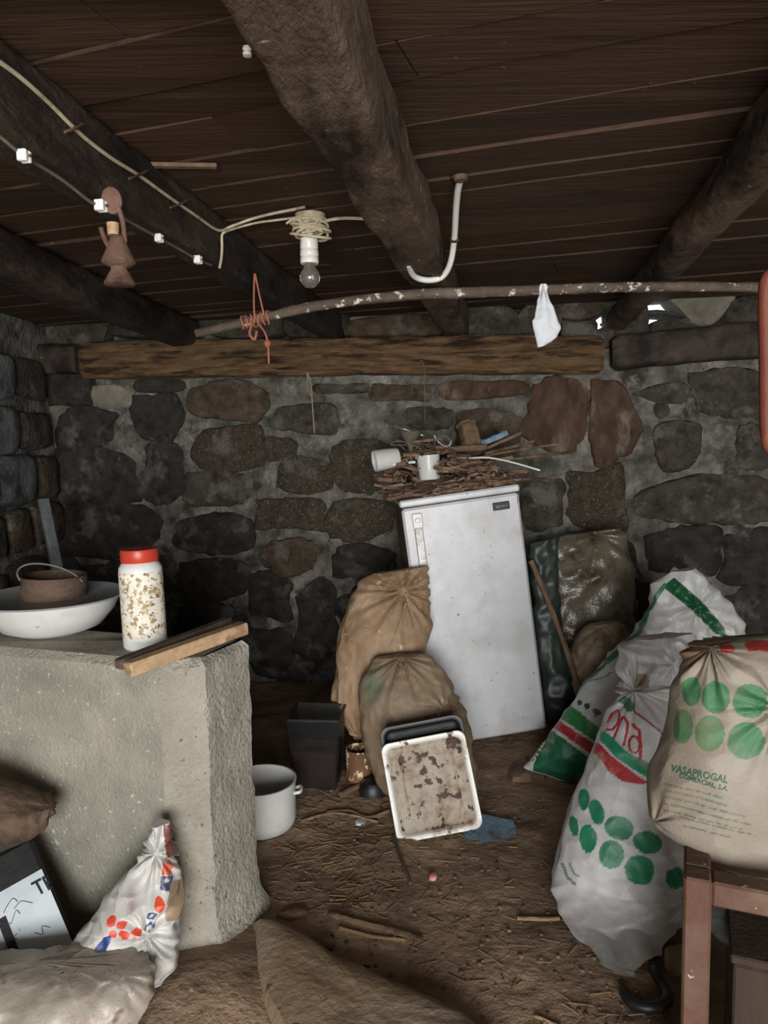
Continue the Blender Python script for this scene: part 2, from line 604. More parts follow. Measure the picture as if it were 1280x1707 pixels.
M['rust'] = mat('rusty_iron', L_(84, 62, 52), L_(124, 96, 82), 14, 0.8, 0.5, 50, c3=L_(62, 44, 36), s3=9, t3=0.55)
M['rust_can'] = mat('rusty_can', L_(74, 58, 48), L_(110, 90, 76), 16, 0.8, 0.5, 60, c3=L_(52, 40, 34), s3=8, t3=0.55, stretch=(1, 1, 2))
M['red_cap'] = mat('red_plastic', L_(172, 54, 38), L_(190, 66, 48), 5, 0.4, 0.05, 40, spec=0.5)
M['red_paint'] = mat('orange_red_paint', L_(84, 43, 31), L_(106, 54, 39), 12, 0.6, 0.2, 40, c3=L_(120, 70, 52), s3=9, t3=0.6)
M['rust_paint'] = mat('dusty_red_oxide_paint', L_(74, 57, 46), L_(98, 78, 64), 9, 0.75, 0.3, 40, c3=L_(78, 45, 35), s3=6, t3=0.54, w3=0.1, c4=L_(206, 196, 184), s4=34, t4=0.715)
M['bottle'] = mat('bottle_label_worn', L_(206, 200, 184), L_(228, 224, 212), 9, 0.5, 0.15, 40, c3=L_(150, 128, 88), s3=52, t3=0.54, w3=0.04, c4=L_(96, 84, 60), s4=85, t4=0.62)
M['bottle_w'] = mat('white_plastic', L_(206, 207, 205), L_(222, 223, 222), 6, 0.4, 0.05, 40, spec=0.5, c4=L_(150, 140, 122), s4=30, t4=0.72)
M['wood_pale'] = mat('pale_lath', L_(158, 130, 98), L_(192, 164, 130), 6, 0.8, 0.4, 30, c3=L_(124, 98, 72), s3=5, t3=0.6, stretch=(4, 0.6, 4))
M['wood_dark'] = mat('dark_lath', L_(66, 54, 46), L_(96, 82, 70), 6, 0.85, 0.4, 30, stretch=(4, 0.6, 4))
M['wood_mid'] = mat('weathered_wood', L_(96, 76, 58), L_(136, 112, 90), 8, 0.85, 0.5, 40, c3=L_(70, 52, 40), s3=6, t3=0.56)
M['wood_red'] = mat('reddish_scrap_wood', L_(66, 50, 42), L_(150, 122, 100), 24, 0.85, 0.5, 40)
M['wire'] = mat('old_cable', L_(176, 164, 136), L_(204, 194, 168), 20, 0.6, 0.1, 60, c3=L_(140, 122, 96), s3=16, t3=0.58)
M['wire_dark'] = mat('dusty_cable', L_(84, 72, 60), L_(124, 110, 94), 20, 0.7, 0.1, 60)
M['porcelain'] = mat('porcelain', L_(214, 212, 204), L_(232, 230, 224), 10, 0.3, 0.05, 40, c4=L_(130, 120, 104), s4=40, t4=0.7, spec=0.5)
M['pole'] = mat('speckled_pole', L_(66, 56, 48), L_(100, 88, 78), 12, 0.8, 0.5, 40, c3=L_(206, 200, 190), s3=20, t3=0.60, w3=0.03)
M['twine'] = mat('orange_twine', L_(140, 84, 64), L_(172, 108, 84), 20, 0.8, 0.4, 90)
M['string'] = mat('jute_string', L_(128, 114, 92), L_(160, 146, 120), 20, 0.9, 0.4, 90)
M['cloth'] = mat('white_cloth', L_(196, 200, 206), L_(216, 219, 224), 6, 0.9, 0.25, 120)
M['jute'] = mat('tan_woven_sack', L_(138, 112, 87), L_(170, 144, 116), 5, 0.6, 0.5, 130, c3=L_(116, 92, 70), s3=4, t3=0.56, w3=0.12, c4=L_(198, 172, 138), s4=24, t4=0.70, bdist=0.004)
M['jute2'] = mat('grey_brown_sack', L_(108, 92, 74), L_(142, 124, 102), 5, 0.55, 0.4, 110, c3=L_(84, 68, 52), s3=4, t3=0.54, w3=0.12, c4=L_(166, 150, 128), s4=20, t4=0.68, bdist=0.004, spec=0.4)
M['print'] = mat('printed_woven_sack', (0.72, 0.70, 0.68), (1, 1, 1), 7, 0.42, 0.35, 160, attr=True, bdist=0.003, spec=0.5, c3=L_(160, 150, 136), s3=9, t3=.66, w3=.1)
M['print_dirty'] = mat('printed_dirty_sack', (0.74, 0.71, 0.66), (1, 1, 1), 6, 0.6, 0.4, 150, attr=True, bdist=0.003, spec=0.35, c3=L_(112, 96, 78), s3=6, t3=0.64, w3=.12)
M['film'] = mat('clear_plastic_film', L_(88, 81, 69), L_(126, 117, 101), 5, 0.22, 0.5, 14, c3=L_(60, 56, 46), s3=5, t3=0.52, spec=0.6, bdist=0.02)
M['film_dark'] = mat('dark_green_sheet', L_(34, 42, 38), L_(54, 64, 58), 6, 0.4, 0.3, 20, spec=0.4)
M['film_grey'] = mat('dirty_plastic_sheet', L_(126, 118, 106), L_(170, 162, 150), 5, 0.4, 0.4, 30, c3=L_(150, 108, 100), s3=3.5, t3=0.60, w3=0.08, c4=L_(96, 76, 58), s4=9, t4=0.62, spec=0.45)
M['film_tan'] = mat('crumpled_tan_sack', L_(126, 112, 92), L_(166, 152, 130), 6, 0.5, 0.4, 40, c3=L_(100, 84, 66), s3=5, t3=0.55, spec=0.4)
M['bin'] = mat('smoky_plastic_bin', L_(24, 23, 23), L_(40, 38, 37), 6, 0.35, 0.1, 40, spec=0.5, alpha=0.5)
M['bin_in'] = mat('reddish_rubble', L_(96, 62, 50), L_(132, 90, 74), 9, 0.8, 0.5, 30)
M['blue'] = mat('blue_mesh_rag', L_(88, 124, 148), L_(140, 168, 184), 16, 0.7, 0.6, 80, c3=L_(88, 86, 80), s3=9, t3=0.58)
M['glass'] = mat('dusty_bulb_glass', L_(176, 172, 164), L_(200, 196, 190), 10, 0.08, 0.0, 40, spec=0.6, trans=0.85)
M['label_white'] = mat('scratched_white_label', L_(168, 178, 184), L_(196, 204, 208), 7, 0.5, 0.1, 40, c3=L_(54, 56, 60), s3=9, t3=0.70, w3=0.02, c4=L_(110, 104, 92), s4=26, t4=0.69)
M['brown_cloth'] = mat('brown_earthy_sack', L_(74, 58, 46), L_(110, 90, 74), 8, 0.85, 0.6, 50, c3=L_(54, 42, 34), s3=6, t3=0.55)
M['kerb'] = mat('worn_kerb_stone', L_(124, 104, 82), L_(160, 138, 112), 5, 0.9, 0.6, 40, c3=L_(150, 142, 128), s3=3.0, t3=0.62, w3=0.12, c4=L_(86, 72, 58), s4=24, t4=0.68)
M['straw'] = mat('straw', L_(116, 95, 68), L_(150, 126, 94), 12, 0.85, 0.1, 60)
M['crate'] = mat('dark_board', L_(40, 31, 25), L_(60, 47, 38), 5, 0.8, 0.4, 30, stretch=(3, 3, 0.5))
M['green_ink'] = mat('green_ink', L_(44, 78, 56), L_(58, 94, 70), 14, 0.6, 0, 40)
M['red_ink'] = mat('red_ink', L_(170, 56, 62), L_(186, 70, 74), 14, 0.6, 0, 40)
M['white_ink'] = mat('white_ink', L_(200, 204, 198), L_(214, 216, 212), 14, 0.6, 0, 40)
M['black_ink'] = mat('black_ink', L_(24, 24, 26), L_(34, 34, 36), 14, 0.6, 0, 40)
M['leaf'] = mat('dry_leaf_litter', L_(70, 62, 50), L_(110, 100, 84), 14, 0.9, 0.2, 40)

# ------------------------------------------------------------------ the room
BWA = math.radians(9.0)
BW0 = Vector((0, 4.08, 0))
BN = Vector((math.sin(BWA), math.cos(BWA), 0))       # outwards
BE = Vector((math.cos(BWA), -math.sin(BWA), 0))      # along the wall, to the right
CEIL = 2.03

def bw(px, py, off=0.0):
    d = ray(px, py)
    return CAM + d * (((BW0 - CAM).dot(BN) - off) / d.dot(BN))

BUMPS = [(fl(900, 1225).x, fl(900, 1225).y + 0.12, 0.26, 0.055), (fl(330, 1660).x, fl(330, 1660).y, 0.22, 0.05), (-0.35, 2.75, 0.3, 0.02)]
def fz(x, y):
    z = 0.012 * fbm(x * 2.3, y * 2.3, 3.1, 3) + 0.006 * fbm(x * 11, y * 11, 1.0, 3)
    for bx, by, br, bh in BUMPS:
        z += bh * math.exp(-((x - bx) ** 2 + (y - by) ** 2) / (br * br))
    return z - 0.006

nx, ny = 230, 330
V, Fc = [], []
for j in range(ny + 1):
    for i in range(nx + 1):
        x, y = -2.7 + 5.6 * i / nx, -3.5 + 8.3 * j / ny
        V.append((x, y, fz(x, y)))
for j in range(ny):
    for i in range(nx):
        a = j * (nx + 1) + i
        Fc.append((a, a + 1, a + nx + 2, a + nx + 1))
floor = struct('floor', (V, Fc), M['dirt'])
floor['label'] = 'uneven brown earth floor'

# back wall: lumpy mortar face on a thick core
sn, tn = 240, 130
V, Fc = [], []
H_W = 1.80
for j in range(tn + 1):
    for i in range(sn + 1):
        s, z = -2.5 + 5.0 * i / sn, -0.1 + (H_W + 0.1) * j / tn
        d = 0.016 * fbm(s * 3, z * 3, 5, 4) + 0.006 * fbm(s * 14, z * 14, 2, 2)
        V.append(BW0 + BE * s - BN * d + Vector((0, 0, z)))
for j in range(tn):
    for i in range(sn):
        a = j * (sn + 1) + i
        Fc.append((a, a + 1, a + sn + 2, a + sn + 1))
n0 = len(V)
core = [BW0 + BE * s + BN * d + Vector((0, 0, z)) for s in (-2.5, 2.5) for d in (0.05, 0.45) for z in (-0.1, H_W)]
V += core
Fc += [tuple(n0 + k for k in f) for f in ((0, 1, 3, 2), (4, 6, 7, 5), (0, 4, 5, 1), (2, 3, 7, 6), (0, 2, 6, 4), (1, 5, 7, 3))]
# close the top between face and core
wall_back = struct('wall_back', (V, Fc), M['mortar'])
wall_back['label'] = 'rubble stone back wall with smeared grey mortar'
def rect(x0, y0, x1, y1, j=0.12, seed=0):
    rnd = random.Random(seed * 13 + int(x0 * 7 + y0))
    w_, h_ = x1 - x0, y1 - y0
    k = min(w_, h_) * j
    base = [(x0 + w_ * .06, y0 + h_ * .12), (x0 + w_ * .5, y0), (x0 + w_ * .94, y0 + h_ * .1), (x1, y0 + h_ * .5), (x1 - w_ * .07, y1 - h_ * .1), (x0 + w_ * .5, y1), (x0 + w_ * .06, y1 - h_ * .1), (x0, y0 + h_ * .5)]
    return [(a + rnd.uniform(-k, k), b + rnd.uniform(-k, k)) for a, b in base]

STONES = [
    (rect(52, 606, 150, 678), 'd', .03), (rect(157, 640, 222, 678), 'g', .03), (rect(224, 654, 294, 738), 'd', .03),
    (rect(318, 638, 440, 704), 'b', .035), (rect(328, 714, 438, 780), 'p', .04), (rect(442, 728, 492, 768), 'p', .03),
    (rect(455, 670, 562, 722), 'd', .028), (rect(92, 681, 190, 746), 'd', .035), (rect(82, 748, 228, 838), 'd', .04),
    (rect(232, 742, 312, 832), 'd', .03), (rect(304, 788, 416, 842), 'd', .03), (rect(465, 768, 549, 822), 'p', .03),
    (rect(430, 828, 542, 882), 'p', .035), (rect(560, 734, 652, 812), 'p', .03), (rect(545, 834, 660, 896), 'p', .035),
    (rect(98, 842, 262, 920), 'd', .04), (rect(296, 862, 416, 918), 'd', .03), (rect(444, 894, 524, 952), 'b', .03),
    (rect(526, 638, 612, 658), 'd', .02), (rect(222, 632, 304, 652), 'd', .02), (rect(618, 640, 722, 668), 'b', .02),
    (rect(735, 636, 874, 664), 'r', .025), (rect(878, 636, 984, 742), 'r', .03),
    ([(990, 645), (1030, 640), (1052, 672), (1066, 715), (1052, 748), (1020, 770), (992, 765), (984, 700)], 'r', .045),
    ([(1056, 656), (1096, 642), (1140, 640), (1140, 668), (1110, 672), (1085, 668)], 'd', .03),
    (rect(1154, 622, 1275, 694), 'd', .04), (rect(1088, 670, 1116, 694), 'd', .02), (rect(1098, 696, 1166, 780), 'd', .035),
    (rect(1222, 715, 1300, 778), 'd', .03), (rect(1075, 796, 1300, 872), 'd', .04), (rect(938, 776, 1046, 880), 'p', .03),
    (rect(868, 802, 936, 882), 'd', .03), (rect(1078, 882, 1196, 958), 'd', .03), (rect(1200, 884, 1310, 970), 'd', .03),
    (rect(678, 680, 752, 712), 'd', .02), (rect(492, 972, 566, 1090), 'd', .035), (rect(560, 906, 650, 962), 'd', .03),
    (rect(418, 960, 486, 1036), 'd', .03), (rect(300, 926, 412, 1000), 'd', .03), (rect(140, 930, 290, 1010), 'd', .03),
    (rect(300, 1010, 410, 1100), 'd', .03), (rect(420, 1045, 486, 1130), 'd', .03), (rect(570, 968, 660, 1050), 'd', .03),
    (rect(1060, 966, 1180, 1060), 'd', .03), (rect(1190, 980, 1310, 1070), 'd', .03), (rect(930, 890, 1060, 980), 'd', .03),
    (rect(900, 985, 1050, 1080), 'd', .03), (rect(470, 1100, 590, 1190), 'd', .03), (rect(60, 930, 132, 1010), 'd', .03),
    (rect(760, 690, 870, 760), 'b', .015), (rect(1225, 640, 1300, 700), 'd', .02),
]
SM = {'d': M['st_dark'], 'b': M['st_brown'], 'p': M['st_pit'], 'r': M['st_rust'], 'g': M['st_pale'], 'l': M['st_pale'], 's': M['st_soot_shade']}
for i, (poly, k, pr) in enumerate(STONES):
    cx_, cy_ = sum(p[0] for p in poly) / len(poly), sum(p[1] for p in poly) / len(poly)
    if k == 'd' and (cx_ < 320 or cy_ > 890):  # left stones are sooty, low ones get the shade behind the manger as colour
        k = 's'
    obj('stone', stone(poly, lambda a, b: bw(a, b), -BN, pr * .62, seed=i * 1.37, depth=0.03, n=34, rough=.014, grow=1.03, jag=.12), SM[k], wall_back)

# masonry between wall plate and ceiling, with daylight gaps on the right
def bwk(px, py):
    return bw(px, py, -0.02)
UP = [(rect(-60, 500, 180, 568), 'd'), (rect(182, 508, 330, 566), 'd'), (rect(332, 512, 470, 568), 'd'), (rect(472, 512, 575, 566), 'd'), (rect(574, 526, 742, 566), 'b'),
      (rect(744, 505, 868, 568), 'd'), (rect(868, 500, 938, 566), 'd'), (rect(930, 498, 1004, 532), 'b'), (rect(930, 532, 996, 575), 'd'), (rect(1016, 488, 1078, 575), 'd'),
      (rect(992, 545, 1030, 580), 'd'), (rect(996, 494, 1030, 517), 'd'),
      ([(1106, 484), (1160, 476), (1228, 482), (1210, 520), (1180, 548), (1156, 544), (1136, 524), (1112, 500)], 'l'), ([(1068, 519), (1100, 517), (1142, 526), (1140, 530), (1100, 525), (1070, 525)], 'd'),
      ([(1084, 538), (1110, 532), (1150, 545), (1140, 560), (1100, 566), (1082, 556)], 'd'), (rect(1070, 486, 1100, 502), 'd'),
      (rect(1148, 540, 1240, 582), 'd'), (rect(1206, 486, 1340, 560), 'd'), (rect(1050, 540, 1086, 580), 'd')]
for i, (poly, k) in enumerate(UP):
    obj('stone', stone(poly, bwk, -BN, 0.03, seed=50 + i * 1.7, depth=0.16, grow=.93), SM[k], wall_back)
# solid hearting behind the left run
obj('hearting', ([BW0 + BE * s + BN * d + Vector((0, 0, z)) for s in (-2.5, 1.02) for d in (0.115, 0.4) for z in (H_W - .01, CEIL + .07)],
                 [(0, 1, 3, 2), (4, 6, 7, 5), (0, 4, 5, 1), (2, 3, 7, 6), (0, 2, 6, 4), (1, 5, 7, 3)]), M['mortar'], wall_back)
obj('hearting', ([BW0 + BE * s + BN * d + Vector((0, 0, z)) for s in (1.78, 2.5) for d in (0.115, 0.4) for z in (H_W - .01, CEIL + .07)],
                 [(0, 1, 3, 2), (4, 6, 7, 5), (0, 4, 5, 1), (2, 3, 7, 6), (0, 2, 6, 4), (1, 5, 7, 3)]), M['mortar'], wall_back)

# side and front walls
def slab_wall(name, A, B, z0, z1, thick, m, seed):
    A, B = Vector(A), Vector(B)
    e = (B - A).normalized()
    n = Vector((e.y, -e.x, 0))
    L = (B - A).length
    a, b = max(8, int(L * 22)), max(8, int((z1 - z0) * 22))
    V, Fc = [], []
    for j in range(b + 1):
        for i in range(a + 1):
            s, z = L * i / a, z0 + (z1 - z0) * j / b
            d = 0.03 * fbm(s * 2.5 + seed, z * 2.5, seed, 4)
            V.append(A + e * s + n * d + Vector((0, 0, z)))
    for j in range(b):
        for i in range(a):
            q = j * (a + 1) + i
            Fc.append((q, q + 1, q + a + 2, q + a + 1))
    n0 = len(V)
    V += [A + e * s - n * d + Vector((0, 0, z)) for s in (0, L) for d in (0.05, thick) for z in (z0, z1)]
    Fc += [tuple(n0 + k for k in f) for f in ((0, 1, 3, 2), (4, 6, 7, 5), (0, 4, 5, 1), (2, 3, 7, 6), (0, 2, 6, 4), (1, 5, 7, 3))]
    return struct(name, (V, Fc), m)

CL = bw(96, 800) ; CL.z = 0
XL = CL.x
wall_left = slab_wall('wall_left', (XL - .02, -3.2, 0), (XL - .02, 4.5, 0), -.1, CEIL, .35, M['mortar'], 3)
wall_left['label'] = 'dark stone side wall beside the manger'
XR = 2.02
wall_right = slab_wall('wall_right', (XR, 4.0, 0), (XR, -3.2, 0), -.1, CEIL, .35, M['mortar'], 9)
wall_right['label'] = 'dark stone side wall beyond the feed sacks'
slab_wall('wall_front', (XR + .3, -3.12, 0), (1.27, -3.12, 0), -.1, CEIL, .3, M['mortar'], 12)['label'] = 'stone front wall beside the doorway'
slab_wall('wall_front', (-1.07, -3.12, 0), (XL - .3, -3.12, 0), -.1, CEIL, .3, M['mortar'], 14)['label'] = 'stone front wall on the manger side'

# stones on the left wall
def lw(y, z):
    return Vector((XL - .02, y, z))
rl = random.Random(4)
for r_, z0 in enumerate((0.0, .27, .52, .80, 1.06, 1.33, 1.60)):
    y = 2.5 + rl.uniform(0, .2)
    while y < 4.15:
        wd, ht = rl.uniform(.22, .4), rl.uniform(.2, .25)
        pol = [(y + wd * a + rl.uniform(-.015, .015), z0 + ht * b + rl.uniform(-.015, .015)) for a, b in ((.05, .1), (.5, 0), (.95, .1), (1, .5), (.95, .92), (.5, 1), (.05, .9), (0, .5))]
        P = [(a * 100, b * 100) for a, b in pol]
        obj('stone', stone(P, lambda a, b: lw(a / 100, b / 100), Vector((1, 0, 0)), rl.uniform(.03, .07), seed=y * 3 + z0, rough=.012), M['plaster'] if (3.3 < y < 3.9 and .9 < z0 < 1.7) else rl.choice([M['st_dark'], M['st_dark'], M['st_brown']]), wall_left)
        y += wd + rl.uniform(.02, .05)

# ceiling boards, running across and nailed onto the joists
ceil_o = empty('ceiling', (0, 0, CEIL))
ceil_o['kind'] = 'structure'
ceil_o['label'] = 'low ceiling of dark brown boards'
BA = math.radians(19.0)
PE = Vector((math.cos(BA), -math.sin(BA), 0))
PN = Vector((math.sin(BA), math.cos(BA), 0))
rp = random.Random(11)
t = -4.4
kk = 0
while t < 5.3:
    wd = rp.uniform(.125, .2)
    dz = rp.uniform(0, .0045)
    c = PN * (t + wd / 2)
    smin, smax = -3.4, 3.4
    for lim_n, lim_d in ((BN, BW0.dot(BN) + .10),):
        q = PE.dot(lim_n)
        s = (lim_d - c.dot(lim_n)) / q
        if q < 0:
            smin = max(smin, s)
        else:
            smax = min(smax, s)
    # keep within the side walls
    smin = max(smin, (XL - .25 - c.x) / PE.x)
    smax = min(smax, (XR + .25 - c.x) / PE.x)
    # front
    s = (-3.4 - c.y) / PE.y
    smax = min(smax, s)
    if smax - smin > .15:
        cuts = [smin, smax]
        if smax - smin > 2.4:
            cuts = [smin, smin + (smax - smin) * rp.uniform(.35, .65), smax]
        for a, b in zip(cuts[:-1], cuts[1:]):
            n = max(4, int((b - a) * 5))
            V, Fc = [], []
            bow = rp.uniform(-.004, .004)
            hw = wd / 2 - rp.uniform(.0015, .004)
            dz2 = dz + rp.uniform(0, .002)
            tilt = rp.uniform(-.004, .002)
            for i in range(n + 1):
                s = a + .002 + (b - a - .004) * i / n
                ww = hw + .003 * nz(s * 2, t * 3, 1)
                sag = bow * math.sin(math.pi * i / n) + .003 * nz(s * 3, t * 7, 2)
                for y_, z_ in ((-ww, tilt), (ww, -tilt), (ww, .024), (-ww, .024)):
                    V.append(c + PE * s + PN * y_ + Vector((0, 0, CEIL + dz2 + z_ + (sag if z_ < .02 else 0))))
            for i in range(n):
                for k in range(4):
                    k2 = (k + 1) % 4
                    Fc.append((i * 4 + k, i * 4 + k2, i * 4 + 4 + k2, i * 4 + 4 + k))
            Fc += [(3, 2, 1, 0), tuple(n * 4 + k for k in range(4))]
            # local coordinates run along the board so that the grain does
            o = obj('plank', (V, Fc), M['plank'][rp.choice([0, 0, 1, 2])], ceil_o, smooth=False)
            kk += 1
    t += wd
# weatherproof roof deck above the boards
rd = [BW0 + BN * .10 + BE * -2.6, BW0 + BN * .10 + BE * 2.6, Vector((XR + .4, -3.4, 0)), Vector((XL - .4, -3.4, 0))]
obj('roof_deck', ([p + Vector((0, 0, CEIL + h)) for h in (.045, .07) for p in rd], [(0, 1, 2, 3), (7, 6, 5, 4), (0, 4, 5, 1), (1, 5, 6, 2), (2, 6, 7, 3), (3, 7, 4, 0)]), M['plank'][0], ceil_o, smooth=False)

# ------------------------------------------------------------------ beams
def extend(A, B, back):
    return A + (A - B).normalized() * back
zb = 1.905
# middle beam
pA, pB = atz(516, 40, 1.94), atz(766, 548, 1.955)
A = extend(pA, pB, 3.6); B = pB + (pB - pA).normalized() * .16
tag(obj('ceiling_beam', timber(A, B, .15, .18, .12, .14, 150, 36, .011, 9, 2.0, (0.0, 0, 0)), M['joist']), 'thick crooked light brown ceiling beam crossing above the bare bulb', 'beam', 'beams under the ceiling')
# left beam with cable
pA, pB = atz(80, 225, 1.95), atz(420, 455, 1.955)
A = extend(pA, pB, 3.6); B = pB + (pB - pA).normalized() * 1.55
beam_l = tag(obj('ceiling_beam', timber(A, B, .095, .155, .095, .145, 80, 36, .005, 9, 7.0), M['joist_dark']), 'squared sooty ceiling beam with a cable stapled along its side', 'beam', 'beams under the ceiling')
LA, LB = A, B
# right log
pA, pB = atz(1300, 215, 1.955), atz(1058, 500, 1.945)
A = extend(pA, pB, 3.6); B = pB + (pB - pA).normalized() * .95
tag(obj('ceiling_beam', timber(A, B, .165, .16, .095, .11, 110, 26, .012, 2.3, 12.0), M['joist']), 'round log beam running to the daylight gap in the wall', 'beam', 'beams under the ceiling')
# far left beam
pA, pB = atz(60, 455, 1.95), atz(290, 548, 1.955)
A = extend(pA, pB, 3.2); B = pB + (pB - pA).normalized() * .2
tag(obj('ceiling_beam', timber(A, B, .16, .15, .16, .15, 70, 24, .01, 4, 22.0), M['joist_dark']), 'black sooty ceiling beam beside the stone side wall', 'beam', 'beams under the ceiling')
# wall plates
A, B = bw(140, 603, .05), bw(1005, 592, .05)
tag(obj('wall_plate', timber(A, B, .15, .20, .15, .185, 110, 30, .008, 6, 31.0, (0, 0, .008), .05), M['plate']), 'long hewn light brown timber lying along the stone wall', 'beam', 'timbers on top of the stone wall')
A, B = bw(1018, 588, .05), bw(1420, 556, .05)
tag(obj('wall_plate', timber(A, B, .15, .17, .15, .17, 50, 26, .009, 5, 35.0, (0, 0, 0), .05), M['joist_dark']), 'dark timber under the bright daylight gap', 'beam', 'timbers on top of the stone wall')
A, B = bw(-40, 600, .05), bw(136, 600, .05)
tag(obj('wall_plate', timber(A, B, .15, .16, .15, .16, 30, 24, .01, 5, 39.0), M['joist_dark']), 'short sooty timber in the dark corner', 'beam', 'timbers on top of the stone wall')
# dead leaves caught in the small gap
for i, (x, y) in enumerate(((999, 527), (1008, 534), (1013, 524), (1003, 541), (1015, 541))):
    c = bw(x, y, -.05)
    pts = [c + BE * (.012 * math.cos(a) * (1 + .3 * math.sin(3 * a + i))) + Vector((0, 0, .009 * math.sin(a))) - BN * .004 * math.cos(a * 2) for a in [k * math.pi / 4 for k in range(8)]]
    V = pts + [p + BN * .002 for p in pts]
    Fc = [tuple(range(8)), tuple(range(15, 7, -1))] + [(k, (k + 1) % 8, 8 + (k + 1) % 8, 8 + k) for k in range(8)]
    tag(obj('dry_leaf', (V, Fc), M['leaf']), 'dry leaf caught in the small daylight gap', 'leaf', 'leaves in the wall gap')

# ------------------------------------------------------------------ concrete manger wall
DA = fl(286, 1592)
e1 = Vector((math.cos(math.radians(18)), -math.sin(math.radians(18)), 0))
n1 = Vector((math.sin(math.radians(18)), math.cos(math.radians(18)), 0))
ZT = atz(268, 1103, 0).z
def plane_hit(px, py, P0, n):
    d = ray(px, py)
    return CAM + d * ((P0 - CAM).dot(n) / d.dot(n))
ZT = plane_hit(266, 1104, DA, n1).z
A0 = Vector((DA.x, DA.y, 0))
B0 = A0 + Vector((math.cos(math.radians(8)), math.sin(math.radians(8)), 0)) * .118
TH = .235
C0 = B0 + n1 * TH * .9 + e1 * .012
# plan outline, from far left along the front, round the corner, and back along the rear
LEN = 1.7
front = [A0 - e1 * (LEN * (1 - i / 60)) for i in range(61)]
strip = [A0.lerp(B0, i / 10) for i in range(1, 11)]
endf = [B0.lerp(C0, i / 14) for i in range(1, 15)]
D0 = A0 + n1 * TH * 1.05
back = [C0.lerp(D0, .15)] + [D0 - e1 * (LEN * i / 30) for i in range(0, 31)]
plan = front + strip + endf + back
NZ = 44
V, Fc = [], []
np_ = len(plan)
cen = sum(plan, Vector()) / np_
for j in range(NZ + 1):
    z = -.05 + (ZT + .05) * j / NZ
    for i, p in enumerate(plan):
        a, b = plan[max(i - 1, 0)], plan[min(i + 1, np_ - 1)]
        tdir = (b - a).normalized()
        nn = Vector((tdir.y, -tdir.x, 0))
        rg = .0035 * fbm(p.x * 5 + p.y * 5, z * 5, 1, 3)
        if i > 60 and i < 90:
            rg = .0045 * fbm(p.x * 45, p.y * 45, z * 45, 2) + .006 * fbm(p.x * 6, p.y * 6, z * 6)
        k = 1.0
        inset = 0
        top = ZT - z
        if top < .02:
            inset = .02 - math.sqrt(max(0, .02 ** 2 - (.02 - top) ** 2))
        base = .05 * math.exp(-max(z, 0) / .05) if 60 < i < 92 else 0
        V.append(p + nn * (rg - inset + base * .8) + Vector((0, 0, z)))
for j in range(NZ):
    for i in range(np_ - 1):
        a = j * np_ + i
        Fc.append((a, a + 1, a + np_ + 1, a + np_))
    a = j * np_ + np_ - 1
    Fc.append((a, j * np_, (j + 1) * np_, a + np_))
# top surface: strips between front and rear
nt_ = NZ * np_
F_idx = list(range(0, 86))
topv = []
Fc.append(tuple(nt_ + i for i in range(np_)))
manger = tag(obj('manger_wall', (V, Fc), M['concrete_rough'], smooth=True), 'low rough grey concrete manger wall with rounded plastered end', 'wall')
me = manger.data
me.materials.append(M['concrete'])
for p in me.polygons:
    i = p.vertices[0] % np_
    if i < 60 and len(p.vertices) == 4:
        p.material_index = 1


# ------------------------------------------------------------------ refrigerator
FP = fl(724, 1252)
FW, FD, FH = .505, .50, 1.10
tl, rz = math.radians(6.9), math.radians(4.0)
FM = Matrix.Translation(FP + Vector((0, 0, .004))) @ Matrix.Rotation(rz, 4, 'Z') @ Matrix.Rotation(-tl, 4, 'Y')
fr = tag(empty('refrigerator', FP), 'old white refrigerator standing tilted against the stone wall', 'refrigerator')
obj('cabinet', xf(box(.004, FW - .004, .045, FD, 0, FH - .03, .008), FM), M['fridge_side'], fr)
door = obj('door', xf(box(0, FW, 0, .04, .012, FH - .036, .010), FM), M['fridge'], fr)
obj('top_panel', xf(box(-.006, FW + .006, -.004, FD, FH - .03, FH, .007), FM), M['fridge'], fr)
obj('door_gasket', xf(box(.008, FW - .008, .036, .05, .02, FH - .04, 0), FM), M['black'], fr)
hd = obj('handle', join(xf(box(.042, .078, -.006, .004, FH - .30, FH - .062, .003), FM)), M['grey_metal'], door)
obj('latch', join(xf(box(.038, .082, -.014, -.004, FH - .125, FH - .06, .004), FM), xf(box(.048, .072, -.02, -.012, FH - .10, FH - .08, .003), FM)), M['enamel'], door)
obj('badge', xf(box(FW - .118, FW - .046, -.006, .003, FH - .098, FH - .064, .002), FM), M['black'], door)
pts = [FM @ Vector((FW - .108 + .052 * i / 24, -.0075, FH - .082 + .006 * math.sin(i * 1.9) * (1 if i % 5 else 1.4))) for i in range(25)]
obj('badge_script', tube(pts, .0013, 5, 1, False), M['grey_metal'], door)
pts = [FM @ Vector((FW - .108 + .052 * i, -.0075, FH - .0905)) for i in (0, 1)]
obj('badge_script', tube(pts, .0012, 5, 1), M['grey_metal'], door)

def ftop(u, v, h=0.0):
    "point on the refrigerator's top, u across, v from front to back"
    return FM @ Vector((FW * u, FD * v, FH + h))

